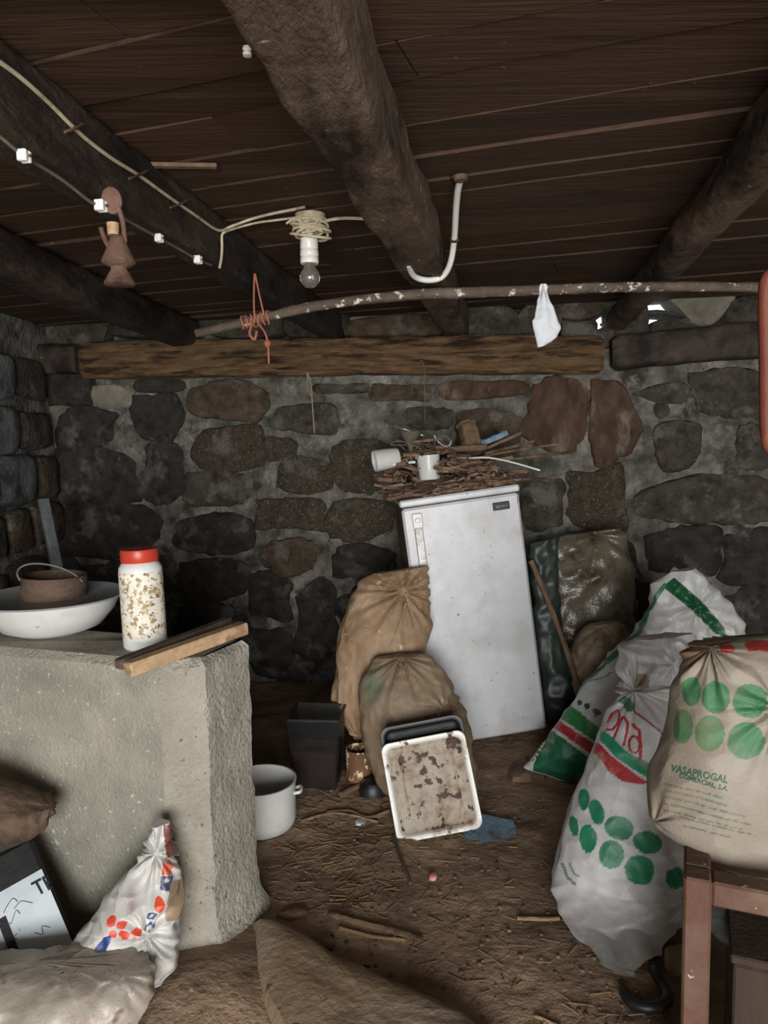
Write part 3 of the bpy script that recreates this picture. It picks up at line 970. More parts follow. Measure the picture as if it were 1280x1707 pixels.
# scrap on top: a bed of twigs and rubbish, then the single things
rb = random.Random(21)
parts = []
for i in range(120):
    u, v = rb.uniform(-.03, .97), rb.uniform(.03, .34)
    c = ftop(u, v, rb.uniform(.004, .012 + .09 * v))
    a = rb.gauss(0, .5)
    ln = rb.uniform(.012, .05)
    d = Vector((math.cos(a), math.sin(a), rb.uniform(-.1, .25))).normalized()
    parts.append(tube([c - d * ln, c + d * ln], rb.uniform(.002, .008), 5, 2))
for i in range(300):
    u, v = rb.uniform(-.06, .97), rb.uniform(.22, .95)
    if .04 < u < .40 and v < .48:
        continue
    hmax = .24 * max(0.05, 1 - abs(u - .36) * 1.5) * (1 - abs(v - .5) * .9)
    c = ftop(u, v, rb.uniform(.006, .02 + hmax))
    a = rb.uniform(0, math.pi)
    ln = rb.uniform(.02, .085)
    d = Vector((math.cos(a), math.sin(a), rb.uniform(-.35, .35))).normalized()
    parts.append(tube([c - d * ln, c + Vector((rb.uniform(-.01, .01),) * 3), c + d * ln], rb.uniform(.002, .010), 5, 3))
V, Fc = [], []
for i in range(13):
    for j in range(13):
        u, v = -.02 + .96 * i / 12, .06 + .88 * j / 12
        e = max(0, min(i, 12 - i, j, 12 - j) / 3)
        V.append(ftop(u, v, .003 + min(1, e) * (.08 + .95 * v) * (.10 * (1 - abs(u - .36)) + .03 * nz(u * 9, v * 9, 4))))
for i in range(12):
    for j in range(12):
        a = i * 13 + j
        Fc.append((a, a + 13, a + 14, a + 1))
parts.append((V, Fc))
tw = obj('twig_litter', join(*parts), M['wood_red'], smooth=True)
tw['kind'] = 'stuff'
tag(tw, 'heap of brown twigs and rubbish on the refrigerator top', 'twigs')

def stick(name, p0, p1, r, m, label, cat, bend=0.0, flat=None, group=None, mid=None):
    A, B = at(*p0), at(*p1)
    if flat:
        g = bar(A, B, flat[0], flat[1], min(flat) * .2, up=Vector((0, 0.25, 1)))
    else:
        C = (A + B) / 2 + Vector((0, 0, bend)) if mid is None else at(*mid)
        g = tube([A, C, B], r, 8, 6, wob=.25, seed=p0[0])
    o = obj(name, g, m)
    return tag(o, label, cat, group)
G = 'scrap on the refrigerator'
stick('stick', (745, 776, 3.62), (932, 740, 3.42), .0055, M['wood_mid'], 'thin pale stick jutting out highest over the refrigerator edge', 'stick', .01, group=G)
stick('stick', (750, 778, 3.60), (950, 754, 3.40), .0065, M['wood_mid'], 'brown stick just above the white plastic strip', 'stick', .0, group=G)
stick('plastic_strip', (740, 770, 3.50), (900, 784, 3.36), .0045, M['bottle_w'], 'curved white plastic strip drooping past the refrigerator edge', 'strip', mid=(815, 763, 3.42), group=G)
stick('rod', (742, 806, 3.44), (932, 796, 3.38), .0045, M['rust'], 'thin rusty rod lying lowest above the refrigerator door', 'rod', .0, group=G)
stick('wood_batten', (726, 752, 3.60), (812, 746, 3.56), 0, M['wood_mid'], 'short flat brown batten below the sawn log', 'batten', flat=(.04, .03), group=G)
stick('wood_scrap', (764, 760, 3.46), (800, 796, 3.42), 0, M['wood_red'], 'reddish slanting wood scrap under the white strip', 'wood scrap', flat=(.03, .035), group=G)
stick('wood_scrap', (796, 796, 3.43), (823, 784, 3.43), 0, M['wood_mid'], 'bent brown wood offcut beside the pale block', 'wood scrap', flat=(.02, .022), group=G)
stick('wood_block', (826, 789, 3.46), (850, 789, 3.46), 0, M['wood_mid'], 'small pale wood block near the right end of the heap', 'wood block', flat=(.03, .026), group=G)
stick('log', (778, 708, 3.70), (790, 752, 3.62), .05, M['wood_mid'], 'short sawn log standing out on top of the scrap heap', 'log', group=G)
stick('plastic_tube', (800, 741, 3.62), (844, 722, 3.66), .016, M['blue'], 'short bluish plastic tube beside the sawn log', 'tube', group=G)
stick('stick', (800, 752, 3.66), (868, 722, 3.66), .009, M['wood_mid'], 'dark stick sloping up behind the bluish tube', 'stick', group=G)
stick('stick', (808, 757, 3.64), (890, 736, 3.60), .008, M['wood_red'], 'reddish stick between the bluish tube and pale stick', 'stick', group=G)
stick('plastic_strip', (640, 776, 3.42), (692, 770, 3.42), .006, M['bottle_w'], 'short straight white strip beside the fallen cup', 'strip', group=G)
stick('rod', (659, 711, 3.55), (706, 726, 3.55), .005, M['grey_metal'], 'thin pale metal rod above the clear funnel', 'rod', group=G)
stick('stick', (640, 760, 3.50), (742, 800, 3.45), .007, M['wood_red'], 'dark reddish stick behind the upright white cup', 'stick', group=G)
stick('wood_wedge', (700, 810, 3.42), (729, 818, 3.40), 0, M['wood_pale'], 'pale wooden wedge at the heap foot', 'wedge', flat=(.04, .035), group=G)
stick('board', (650, 826, 3.46), (722, 815, 3.46), 0, M['wood_mid'], 'short brown board lying at the refrigerator corner', 'board', flat=(.16, .028), group=G)
for i in range(14):
    a = rb.uniform(655, 840)
    b = rb.uniform(765, 800)
    stick('wood_scrap', (a, b, 3.42 + .03 * (i % 3)), (a + rb.uniform(18, 50), b + rb.uniform(-12, 12), 3.42 + .03 * (i % 3)), 0, [M['wood_red'], M['wood_dark'], M['wood_mid']][i % 3], ['splintered reddish wood scrap in the refrigerator heap', 'splintered dark grey wood scrap in the refrigerator heap', 'splintered light brown wood scrap in the refrigerator heap'][i % 3], 'wood scrap', flat=(.022, .018), group=G)
# cups
def cup(name, base, axis, r, h, label):
    z = Vector(axis).normalized()
    x = z.orthogonal().normalized()
    y = z.cross(x)
    Mx = Matrix(((x.x, y.x, z.x, base.x), (x.y, y.y, z.y, base.y), (x.z, y.z, z.z, base.z), (0, 0, 0, 1)))
    pr = [(.0, 0), (r * .8, 0), (r * .88, h * .05), (r * .95, h * .5), (r, h), (r * .95, h), (r * .9, h * .5), (r * .82, h * .08), (0, h * .07)]
    return tag(obj(name, lathe(pr, 28, M=Mx, dent=.05), M['enamel']), label, 'cup', G)
cup('cup', at(716, 799, 3.42), (-.06, .0, 1), .053, .112, 'white grimy cup standing upright at the heap front')
cup('cup', at(664, 762, 3.46), (-1, -.25, -.15), .050, .115, 'white cup lying on its side beyond the heap')
z0 = at(685, 768, 3.50)
tag(obj('funnel', lathe([(.012, 0), (.012, .06), (.03, .09), (.055, .135), (.052, .135), (.027, .09), (.009, .06), (.009, 0)], 24, z0), M['film']), 'clear plastic funnel standing behind the cups', 'funnel', G)
# tangle of wire
pts = [at(690 + 26 * math.cos(a * 1.3) + 14 * math.sin(a * 2.1), 752 + 16 * math.sin(a) - 6 * math.cos(2.7 * a), 3.5 + .05 * math.sin(a * .7)) for a in [k * .55 for k in range(40)]]
tag(obj('wire', tube(pts, .0022, 5, 3), M['wire_dark']), 'tangled brown wire in front of the log', 'wire', G)
pts = [at(738 + 14 * math.cos(a), 735 + 9 * math.sin(a * 1.4), 3.56) for a in [k * .5 for k in range(22)]]
tag(obj('wire', tube(pts, .003, 5, 3), M['grey_metal']), 'shiny bent metal wire beside the sawn log', 'wire', G)

# ------------------------------------------------------------------ sacks by the refrigerator
def C(*c):
    return np.array(lin(*c))
rows = [(622, 956, 708, 944, 3.100, 0.040), (606, 966, 712, 952, 3.100, 0.090), (596, 982, 712, 968, 3.090, 0.150), (582, 1010, 713, 1006, 3.080, 0.190), (570, 1050, 714, 1045, 3.060, 0.220), (560, 1100, 706, 1090, 3.050, 0.230),
        (554, 1150, 694, 1130, 3.040, 0.220), (557, 1185, 664, 1172, 3.030, 0.170), (576, 1210, 640, 1206, 3.030, 0.100), (594, 1236, 614, 1238, 3.030, 0.030)]
g, _ = sack(rows, 200, 170, .0085, 13, [(672, 985, 15, .018, 55), (600, 1230, 11, .010, 40)], .012, 3.0, stretch=(1, 1, .5))
s1 = tag(empty('tan_sack', (at(600, 1236, 3.05).x, 3.05, 0)), 'full tan woven sack tied at the top, leaning on the refrigerator', 'sack')
obj('bag', g, M['jute'], s1)
pts = [at(672 + 30 * math.cos(a) , 988 + 5 * math.sin(a), 3.08 - .06 * math.sin(a)) for a in [k * math.pi / 8 for k in range(9)]]
obj('tie', tube(pts, .004, 6, 3), M['string'], s1)
obj('seam', tube([at(676, 1005, 2.962), at(668, 1035, 2.946), at(655, 1065, 2.941), at(640, 1095, 2.936)], .0025, 5, 6), M['string'], s1)

def colS2(px, py, fr_):
    c = np.tile(C(128, 110, 90), (len(px), 1))
    d = np.exp(-(((px - 622) / 20) ** 2 + ((py - 1142) / 26) ** 2))
    c = c * (1 - .6 * d[:, None]) + C(72, 108, 90) * .6 * d[:, None]
    m = near_line(px, py, [(735, 1165), (728, 1200), (700, 1212), (668, 1205)], 1.3)
    c[m] = C(160, 144, 120)
    return c
rows = [(632, 1094, 702, 1090, 2.865, 0.025), (618, 1108, 722, 1104, 2.865, 0.085), (604, 1135, 742, 1132, 2.855, 0.145), (599, 1168, 759, 1165, 2.835, 0.187), (601, 1205, 776, 1202, 2.825, 0.212), (610, 1250, 788, 1252, 2.815, 0.221),
        (625, 1290, 792, 1296, 2.805, 0.221), (642, 1318, 790, 1322, 2.795, 0.204), (660, 1335, 775, 1338, 2.795, 0.136)]
g, c = sack(rows, 190, 160, .010, 10, [(668, 1092, 15, .018, 45), (740, 1180, 7, .012, 50)], .014, 8.0, colfn=colS2)
tag(obj('brown_sack', g, M['print_dirty'], col=c), 'grey-brown sack with a faded green patch behind the enamel tray', 'sack')

# rusty can under the sack, smoky bin, pot
def plantbox(name, c, r, h, m, label, cat, dent=.03):
    pr = [(0, 0), (r, 0), (r, .006), (r * .98, .01), (r * .98, h - .01), (r, h - .006), (r, h), (r * .93, h), (r * .93, .012), (0, .012)]
    return tag(obj(name, lathe(pr, 30, c, dent=dent), m), label, cat)
c = fl(599, 1302); c.z = fz(c.x, c.y)
plantbox('tin_can', c, .052, .135, mat('speckled_rusty_tin', L_(90, 62, 46), L_(126, 92, 66), 8, .6, .3, 40, c4=L_(206, 186, 150), s4=32, t4=.56), 'speckled rusty tin can under the tan sack', 'can')
c = fl(528, 1322)
bz = fz(c.x, c.y) - .004
wd = .098
bn = tag(empty('plastic_bin', (c.x, c.y, bz)), 'smoky dark plastic bin with reddish rubble inside', 'bin')
def tapered(cx, cy, z0, z1, a0, a1, b0, b1, t=.004):
    V, Fc = [], []
    for z, a, b in ((z0, a0, b0), (z1, a1, b1), (z1, a1 - t, b1 - t), (z0 + t, a0 - t, b0 - t)):
        V += [Vector((cx + sx * a, cy + sy * b, z)) for sx, sy in ((-1, -1), (1, -1), (1, 1), (-1, 1))]
    for i in range(3):
        for k in range(4):
            k2 = (k + 1) % 4
            Fc.append((i * 4 + k, i * 4 + k2, i * 4 + 4 + k2, i * 4 + 4 + k))
    Fc += [(3, 2, 1, 0), (12, 13, 14, 15)]
    return V, Fc
RZ = lambda p, a: Matrix.Translation(p) @ Matrix.Rotation(math.radians(a), 4, 'Z') @ Matrix.Translation(-Vector(p))
pc = Vector((c.x, c.y + .09, bz))
obj('shell', xf(tapered(pc.x, pc.y, bz, bz + .285, .082, .100, .075, .092), RZ(pc, -6)), M['bin'], bn, smooth=False)
obj('rim', xf(join(*[bar((pc.x + a * .1, pc.y + b * .092, bz + .283), (pc.x + d * .1, pc.y + e * .092, bz + .283), .008, .012, .002) for a, b, d, e in ((-1, -1, 1, -1), (1, -1, 1, 1), (1, 1, -1, 1), (-1, 1, -1, -1))]), RZ(pc, -6)), M['black'], bn)
obj('rubble', xf(tapered(pc.x, pc.y, bz + .006, bz + .15, .074, .084, .066, .076, .03), RZ(pc, -6)), M['bin_in'], bn)
c = fl(436, 1376); c.z = fz(c.x, c.y) + .002
pot = tag(empty('enamel_pot', c), 'white enamel pot standing behind the manger wall end', 'pot')
R = .124
obj('body', lathe([(0, 0), (R * .9, 0), (R * .97, .012), (R, .03), (R, .155), (R + .004, .158), (R + .004, .163), (R - .003, .163), (R - .004, .155), (R - .005, .02), (0, .012)], 56, c), M['enamel'], pot)
for sg in (1,):
    hp = [c + Vector((R - .002, 0.0 - .02, .12)), c + Vector((R + .018, -.02, .125)), c + Vector((R + .018, .02, .125)), c + Vector((R - .002, .02, .12))]
    obj('handle', tube(hp, .006, 8, 4), M['enamel'], pot)

# enamel baking tray leaning on a black one
def tray(name, TL, TR, BR, BL, m_rim, m_in, label, rimw, depth, parts=True):
    cx, cy = (TL + TR + BR + BL) / 4, None
    cen = (TL + TR + BR + BL) / 4
    x = ((TR - TL) + (BR - BL)).normalized()
    y = ((TL - BL) + (TR - BR))
    y = (y - x * y.dot(x)).normalized()
    n = x.cross(y)
    if n.y > 0:
        n = -n
    hw = ((TR - TL).length + (BR - BL).length) / 4
    hh = ((TL - BL).length + (TR - BR).length) / 4
    def ring(w_, h_, r, z, k=6):
        out = []
        for qx, qy, a0 in ((1, 1, 0), (-1, 1, 90), (-1, -1, 180), (1, -1, 270)):
            for i in range(k + 1):
                a = math.radians(a0 + 90 * i / k)
                out.append(cen + x * (qx * (w_ - r) + r * math.cos(a)) + y * (qy * (h_ - r) + r * math.sin(a)) + n * z)
        return out
    def loft(rs, cap0=False, cap1=False):
        V, Fc = [], []
        k = len(rs[0])
        for r in rs:
            V += r
        for i in range(len(rs) - 1):
            for j in range(k):
                j2 = (j + 1) % k
                Fc.append((i * k + j, i * k + j2, (i + 1) * k + j2, (i + 1) * k + j))
        if cap1:
            Fc.append(tuple((len(rs) - 1) * k + j for j in range(k)))
        if cap0:
            Fc.append(tuple(range(k))[::-1])
        return V, Fc
    t = tag(empty(name, (cen.x, cen.y, 0)), label, 'tray')
    w = rimw
    obj('rim', loft([ring(hw - .001, hh - .001, .028, -.006), ring(hw, hh, .03, 0), ring(hw - .002, hh - .002, .03, .003), ring(hw - w * .8, hh - w * .8, .026, .003), ring(hw - w, hh - w, .025, 0), ring(hw - w * 1.35, hh - w * 1.35, .022, -depth * .8)]), m_rim, t)
    bs = obj('basin', loft([ring(hw - w * 1.35, hh - w * 1.35, .022, -depth * .8), ring(hw - w * 1.9, hh - w * 1.9, .02, -depth), ring(hw * .5, hh * .5, .02, -depth)], cap1=True), m_in, t)
    obj('underside', loft([ring(hw - .002, hh - .002, .028, -.004), ring(hw - w, hh - w, .024, -.006), ring(hw - w * 1.5, hh - w * 1.5, .022, -depth - .003)], cap1=True), m_rim, t)
    for u in (-.62, .62):
        A, B = cen + x * hw * u - y * hh * .55 + n * (-depth + .002), cen + x * hw * u + y * hh * .55 + n * (-depth + .002)
        obj('rib', tube([A, (A + B) / 2, B], .004, 6, 3), m_in, t)
    return t
BL_, BR_ = fl(660, 1410), fl(814, 1377)
yb = (BL_.y + BR_.y) / 2
tray('enamel_tray', at(637, 1240, yb + .10), at(766, 1218, yb + .10), at(814, 1377, yb - .01), at(659, 1409, yb - .01), M['enamel_tray'], M['tray_in'], 'stained white enamel oven tray propped on the brown sack', .016, .030)
tray('black_tray', at(632, 1212, yb + .15), at(764, 1192, yb + .15), at(806, 1352, yb + .045), at(660, 1384, yb + .045), M['black'], M['black'], 'black oven tray showing behind the enamel tray', .016, .024)

# ------------------------------------------------------------------ right of the refrigerator
rows = [(898, 898, 1030, 880, 3.600, 0.050), (890, 920, 1044, 900, 3.600, 0.160), (888, 965, 1050, 955, 3.590, 0.240), (892, 1020, 1052, 1015, 3.580, 0.260), (898, 1080, 1052, 1075, 3.560, 0.260), (905, 1140, 1048, 1140, 3.540, 0.260), (915, 1195, 1040, 1195, 3.530, 0.220), (930, 1212, 1030, 1212, 3.530, 0.100)]
g, _ = sack(rows, 120, 100, .014, 7, [(1000, 890, 9, .015, 60)], .014, 15.0, ex=2.6)
tag(obj('plastic_sack', g, M['film']), 'big clear crinkled plastic sack behind the feed sacks', 'sack')
rows = [(886, 905, 930, 895, 3.42, .03), (884, 950, 926, 945, 3.40, .05), (890, 1010, 930, 1010, 3.38, .06), (896, 1080, 940, 1080, 3.36, .07), (905, 1150, 965, 1150, 3.34, .09), (915, 1205, 975, 1210, 3.33, .08)]
g, _ = sack(rows, 70, 70, .010, 9, [], .01, 19.0)
tag(obj('green_sheet', g, M['film_dark']), 'folded dark green plastic sheet beside the refrigerator', 'plastic sheet')
rows = [(985, 1040, 1030, 1036, 3.24, .04), (962, 1062, 1046, 1055, 3.23, .13), (955, 1095, 1050, 1090, 3.22, .17), (956, 1130, 1045, 1130, 3.21, .18), (965, 1165, 1040, 1170, 3.20, .17), (975, 1200, 1030, 1205, 3.20, .14), (980, 1232, 1020, 1236, 3.2, .08)]
g, _ = sack(rows, 90, 80, .010, 12, [(1010, 1040, 11, .012, 40)], .008, 25.0)
tag(obj('crumpled_sack', g, M['film_tan']), 'small crumpled tan sack below the clear plastic one', 'sack')
A, B = at(885, 935, 3.36), at(962, 1140, 3.14)
tag(obj('stick', tube([A, (A + B) / 2 + Vector((.01, 0, 0)), B], .013, 8, 8, wob=.3), M['wood_mid']), 'rough stick leaning across the dark green sheet', 'stick')

# printed feed sacks
GRN, GRN2, RED, WHT = C(42, 132, 98), C(30, 98, 66), C(172, 46, 52), C(206, 207, 206)
def colA(px, py, fr_):
    c = np.tile(C(196, 198, 199), (len(px), 1))
    c[inpoly(px, py, [(1104, 977), (1124, 963), (1165, 1000), (1206, 1046), (1212, 1064), (1192, 1056), (1150, 1015)])] = C(24, 84, 52)
    c[near_line(px, py, [(1108, 975), (1096, 995), (1082, 1020), (1078, 1038), (1046, 1076), (1020, 1102), (1000, 1118), (972, 1143), (948, 1172)], 3.2)] = C(64, 120, 88)
    c[inpoly(px, py, [(936, 1198), (952, 1176), (1010, 1222), (1100, 1290), (1090, 1310), (1000, 1240)])] = C(42, 124, 66)
    c[inpoly(px, py, [(925, 1214), (934, 1201), (992, 1240), (1080, 1310), (1060, 1320), (980, 1252)])] = RED
    c[inpoly(px, py, [(912, 1232), (924, 1219), (978, 1259), (1060, 1330), (1000, 1330), (940, 1300), (888, 1284), (900, 1252)])] = C(32, 104, 76)
    for x, y, a, b in ((967, 1171, 4.5, 5), (979, 1177, 5, 5), (995, 1186, 8, 5), (993, 1192, 2, 4)):
        c[inell(px, py, x, y, a, b, 25)] = C(24, 70, 50)
    c[near_line(px, py, [(1022, 1120), (1010, 1128), (985, 1136)], 1.2)] = C(130, 134, 134)
    c[~fr_] = C(190, 192, 192)
    return c
rows = [(1116, 954, 1150, 948, 2.92, .02), (1092, 978, 1190, 985, 2.92, .09), (1077, 1030, 1232, 1045, 2.90, .15), (1044, 1074, 1224, 1120, 2.88, .18), (992, 1125, 1190, 1185, 2.86, .20), (950, 1182, 1130, 1240, 2.85, .20),
        (917, 1232, 1070, 1285, 2.85, .18), (894, 1264, 1015, 1305, 2.85, .12), (876, 1280, 966, 1306, 2.85, .03)]
gA, c = sack(rows, 330, 250, .008, 8, [(1130, 1100, 9, .014, 60), (1160, 1010, 7, .012, 60)], .012, 33.0, colfn=colA, crfn=lambda x, y: 1.0 + 1.4 * max(0, min(1, (1150 - y) / 80)))
sA = tag(empty('feed_sack', (at(950, 1290, 2.85).x, 2.85, 0)), 'white feed sack with dark green and red bands lying behind the others', 'sack', 'printed feed sacks')
obj('bag', gA, M['print'], sA, col=c)
lettering('ona', 888, 1277, math.radians(-62), 11, 46, gA, M['white_ink'], sA)

def colB(px, py, fr_):
    c = np.tile(C(204, 204, 207), (len(px), 1))
    for x, y, a, b, r in ((974, 1333, 8, 18, 0), (995, 1353, 13, 21, -15), (1032, 1379, 24, 20, 20), (1079, 1403, 25, 19, 20), (957, 1377, 8, 17, 0), (980, 1398, 15, 24, 0), (1019, 1424, 21, 24, 0), (1065, 1448, 24, 24, 0), (1125, 1463, 17, 18, 0)):
        c[inell(px, py, x, y, a, b, r)] = GRN
    c[inpoly(px, py, [(1002, 1218), (1011, 1219), (1027, 1235), (1042, 1249), (1060, 1261), (1075, 1269), (1094, 1280), (1100, 1290), (1089, 1292), (1077, 1294), (1055, 1282), (1030, 1264), (1003, 1234)])] = C(48, 142, 108)
    c[inpoly(px, py, [(995, 1238), (1002, 1239), (1017, 1256), (1036, 1272), (1055, 1287), (1075, 1300), (1092, 1300), (1072, 1306), (1055, 1305), (1036, 1300), (1017, 1286), (1005, 1268), (991, 1254)])] = C(178, 50, 58)
    c[inell(px, py, 1047, 1173, 8, 14, -28)] = C(76, 124, 98)
    c[near_line(px, py, [(1056, 1184), (1070, 1195), (1086, 1207), (1099, 1217), (1106, 1232)], 1.6)] = C(150, 48, 58)
    c[near_line(px, py, [(1023, 1230), (1032, 1210), (1037, 1196), (1042, 1195), (1046, 1203), (1046, 1214), (1040, 1241)], 2.1)] = C(176, 54, 62)
    c[near_line(px, py, [(1013, 1216), (1022, 1216), (1030, 1206), (1034, 1190), (1030, 1184), (1022, 1190), (1014, 1204)], 1.9)] = C(176, 54, 62)
    ring = inell(px, py, 1057, 1240, 10.5, 15.5) & ~inell(px, py, 1057, 1240, 6.5, 11.5)
    c[ring] = C(176, 54, 62)
    c[near_line(px, py, [(1055, 1209), (1065, 1216), (1067, 1240), (1067, 1266)], 2.8)] = C(186, 52, 58)
    d = np.clip((py - 1500) / 90, 0, 1)[:, None] * .45
    c = c * (1 - d) + C(150, 136, 116) * d
    c[inpoly(px, py, [(1062, 1122), (1082, 1124), (1080, 1142), (1058, 1146)])] = C(160, 146, 128)
    c[near_line(px, py, [(937, 1440), (945, 1462), (958, 1475)], 2.0) | near_line(px, py, [(948, 1440), (955, 1455), (964, 1462)], 1.4)] = C(120, 132, 124)
    c[~fr_] = C(198, 198, 200)
    return c
rows = [(1064, 1064, 1150, 1056, 2.34, .03), (1036, 1086, 1158, 1080, 2.33, .10), (1027, 1110, 1154, 1112, 2.32, .14), (1040, 1138, 1146, 1138, 2.30, .12), (1036, 1160, 1144, 1162, 2.28, .12), (1018, 1192, 1143, 1196, 2.25, .16), (1000, 1232, 1141, 1240, 2.23, .20), (984, 1280, 1141, 1290, 2.20, .23),
        (964, 1335, 1143, 1345, 2.18, .25), (942, 1390, 1147, 1400, 2.15, .27), (927, 1450, 1150, 1455, 2.13, .28), (925, 1496, 1146, 1502, 2.06, .26), (948, 1536, 1114, 1546, 1.965, .20), (986, 1580, 1078, 1588, 1.865, .11), (1026, 1622, 1044, 1626, 1.776, .02)]
gB, c = sack(rows, 340, 330, .006, 9, [(1060, 1150, 13, .018, 48), (1120, 1105, 7, .014, 40), (1035, 1625, 9, .012, 70), (1150, 1500, 11, .014, 80)], .011, 41.0, colfn=colB, crfn=lambda x, y: 1.0 + 2.6 * max(0, min(1, (1165 - y) / 30)) + .8 * max(0, min(1, (y - 1470) / 40)))
sB = tag(empty('feed_sack', (at(1035, 1600, 2.05).x, 2.05, 0)), 'white feed sack with green dots standing on its pointed corner', 'sack', 'printed feed sacks')
obj('bag', gB, M['print'], sB, col=c)
obj('tie', tube([at(1036 + 110 * k / 6, 1150 + 3 * math.sin(k), 2.28 - .07 * math.sin(math.pi * k / 6)) for k in range(7)], .003, 6, 4), M['string'], sB)

def colC(px, py, fr_):
    c = np.tile(C(136, 128, 117), (len(px), 1))
    for x, y, a, b in ((1154, 1153, 15, 24), (1194, 1162, 23, 27), (1251, 1169, 30, 28), (1141, 1211, 16, 28), (1184, 1222, 24, 30), (1243, 1235, 31, 31), (1316, 1180, 30, 29), (1310, 1250, 31, 31)):
        c[inell(px, py, x, y, a, b)] = C(60, 108, 72)
    c[inpoly(px, py, [(1198, 1076), (1220, 1072), (1224, 1086), (1203, 1089)])] = C(150, 60, 50)
    c[inpoly(px, py, [(1240, 1074), (1262, 1062), (1290, 1072), (1290, 1090), (1262, 1082), (1246, 1086)])] = C(140, 48, 42)
    c[inpoly(px, py, [(1254, 1050), (1340, 1040), (1340, 1064), (1262, 1062)])] = C(70, 120, 66)
    c[near_line(px, py, [(1218, 1073), (1240, 1071)], 1.4)] = C(90, 140, 80)
    c[(py < 1112) & (px < 1190) & (px + py < 2270)] = C(120, 100, 80)
    rr = random.Random(5)
    # small print too faint to read
    for j, (y, x0, x1) in enumerate(((1306, 1110, 1205), (1317, 1112, 1212), (1328, 1112, 1240), (1339, 1110, 1252), (1350, 1108, 1235), (1362, 1136, 1258), (1376, 1140, 1216))):
        x = x0
        while x < x1:
            l = rr.uniform(5, 14)
            sl = .24
            c[near_line(px, py, [(x, y + (x - x0) * sl), (min(x + l, x1), y + (x + l - x0) * sl)], 1.5)] = C(92, 102, 82)
            x += l + rr.uniform(3, 6)
    d = (np.exp(-((px - 1240) / 45) ** 2 - ((py - 1300) / 40) ** 2))[:, None] * .35
    c = c * (1 - d) + C(160, 155, 148) * d
    c[~fr_] = C(136, 128, 117)
    return c
rows = [(1152, 1074, 1330, 1056, 1.36, .05), (1146, 1086, 1345, 1072, 1.355, .11), (1140, 1110, 1362, 1104, 1.35, .16), (1130, 1165, 1376, 1170, 1.345, .21), (1116, 1225, 1386, 1240, 1.34, .235), (1096, 1290, 1394, 1312, 1.335, .25), (1085, 1340, 1398, 1372, 1.33, .25),
        (1092, 1374, 1398, 1420, 1.325, .23), (1130, 1398, 1392, 1458, 1.32, .18), (1215, 1446, 1380, 1486, 1.32, .06)]
gC, c = sack(rows, 340, 300, .0045, 9, [(1185, 1080, 11, .016, 55), (1300, 1180, 13, .010, 60), (1090, 1370, 7, .006, 40)], .008, 53.0, colfn=colC, floor_clip=False)
sC = tag(empty('feed_sack', (at(1240, 1450, 1.33).x, 1.33, float(gC[0][:, 2].min()))), 'beige feed sack with large green circles resting on the metal frame', 'sack', 'printed feed sacks')
obj('bag', gC, M['print_dirty'], sC, col=c)
lettering('VASAPROGAL', 1118, 1286, math.radians(12), 12, 96, gC, M['green_ink'], sC, .0012)
lettering('COMERCIAL, S.A.', 1132, 1296, math.radians(16), 7.5, 84, gC, M['green_ink'], sC, .0012)

# ------------------------------------------------------------------ metal frame under the beige sack
zt = at(1165, 1455, 1.17).z
P1 = at(1163, 1462, 1.17); P1.z = 0
ta = math.atan2(P1.x, P1.y) - math.radians(1.2)
fx = Vector((math.cos(ta), -math.sin(ta), 0))
fy = Vector((math.sin(ta), math.cos(ta), 0))
ft = tag(empty('metal_trestle', P1), 'dusty red-brown square tube trestle carrying the beige feed sack', 'trestle')
T_ = .042
ZF = zt - T_ / 2
W_, D_ = .46, .30
cor = [P1, P1 + fx * W_, P1 + fx * W_ + fy * D_, P1 + fy * D_]
for q in cor:
    obj('leg', bar(q + Vector((0, 0, 0)), q + Vector((0, 0, ZF + T_ / 2)), T_, T_, .004, up=fy), M['rust_paint'], ft)
for a, b in ((0, 1), (1, 2), (2, 3), (3, 0)):
    d = (cor[b] - cor[a]).normalized()
    obj('rail', bar(cor[a] + d * T_ * .5 + Vector((0, 0, ZF)), cor[b] - d * T_ * .5 + Vector((0, 0, ZF)), T_, T_, .004), M['rust_paint'], ft)
print('TRESTLE top', zt, 'sackC min z', float(gC[0][:, 2].min()))
# dark crate and plastic under it
q = P1 + fx * .06 + fy * .05
cr = tag(empty('wooden_crate', q), 'dark brown wooden crate under the metal trestle', 'crate')
Mq = Matrix(((fx.x, fy.x, 0, q.x), (fx.y, fy.y, 0, q.y), (0, 0, 1, 0), (0, 0, 0, 1)))
for i in range(3):
    obj('plank', xf(box(0, .36, 0, .018, .012 + i * .150, .155 + i * .150, .004), Mq), M['crate'], cr)
    obj('plank', xf(box(.0, .018, .02, .20, .012 + i * .150, .155 + i * .150, .004), Mq), M['crate'], cr)
    obj('plank', xf(box(.342, .36, .02, .20, .012 + i * .150, .155 + i * .150, .004), Mq), M['crate'], cr)
    obj('plank', xf(box(0, .36, .202, .22, .012 + i * .150, .155 + i * .150, .004), Mq), M['crate'], cr)
obj('lid', xf(box(-.005, .365, -.005, .225, .458, .474, .003), Mq), M['crate'], cr)
rows = [(1190, 1492, 1330, 1496, 1.36, .05), (1182, 1506, 1345, 1508, 1.35, .12), (1180, 1522, 1350, 1526, 1.34, .16), (1182, 1540, 1350, 1546, 1.335, .16), (1196, 1556, 1340, 1560, 1.33, .12)]
g, _ = sack(rows, 90, 40, .008, 14, [], .008, 61.0, floor_clip=False)
tag(obj('plastic_bag', g, mat('dark_grey_film', L_(62, 62, 62), L_(110, 110, 108), 6, .3, .4, 24, spec=.5)), 'crumpled dark grey plastic bag on the wooden crate', 'plastic bag')

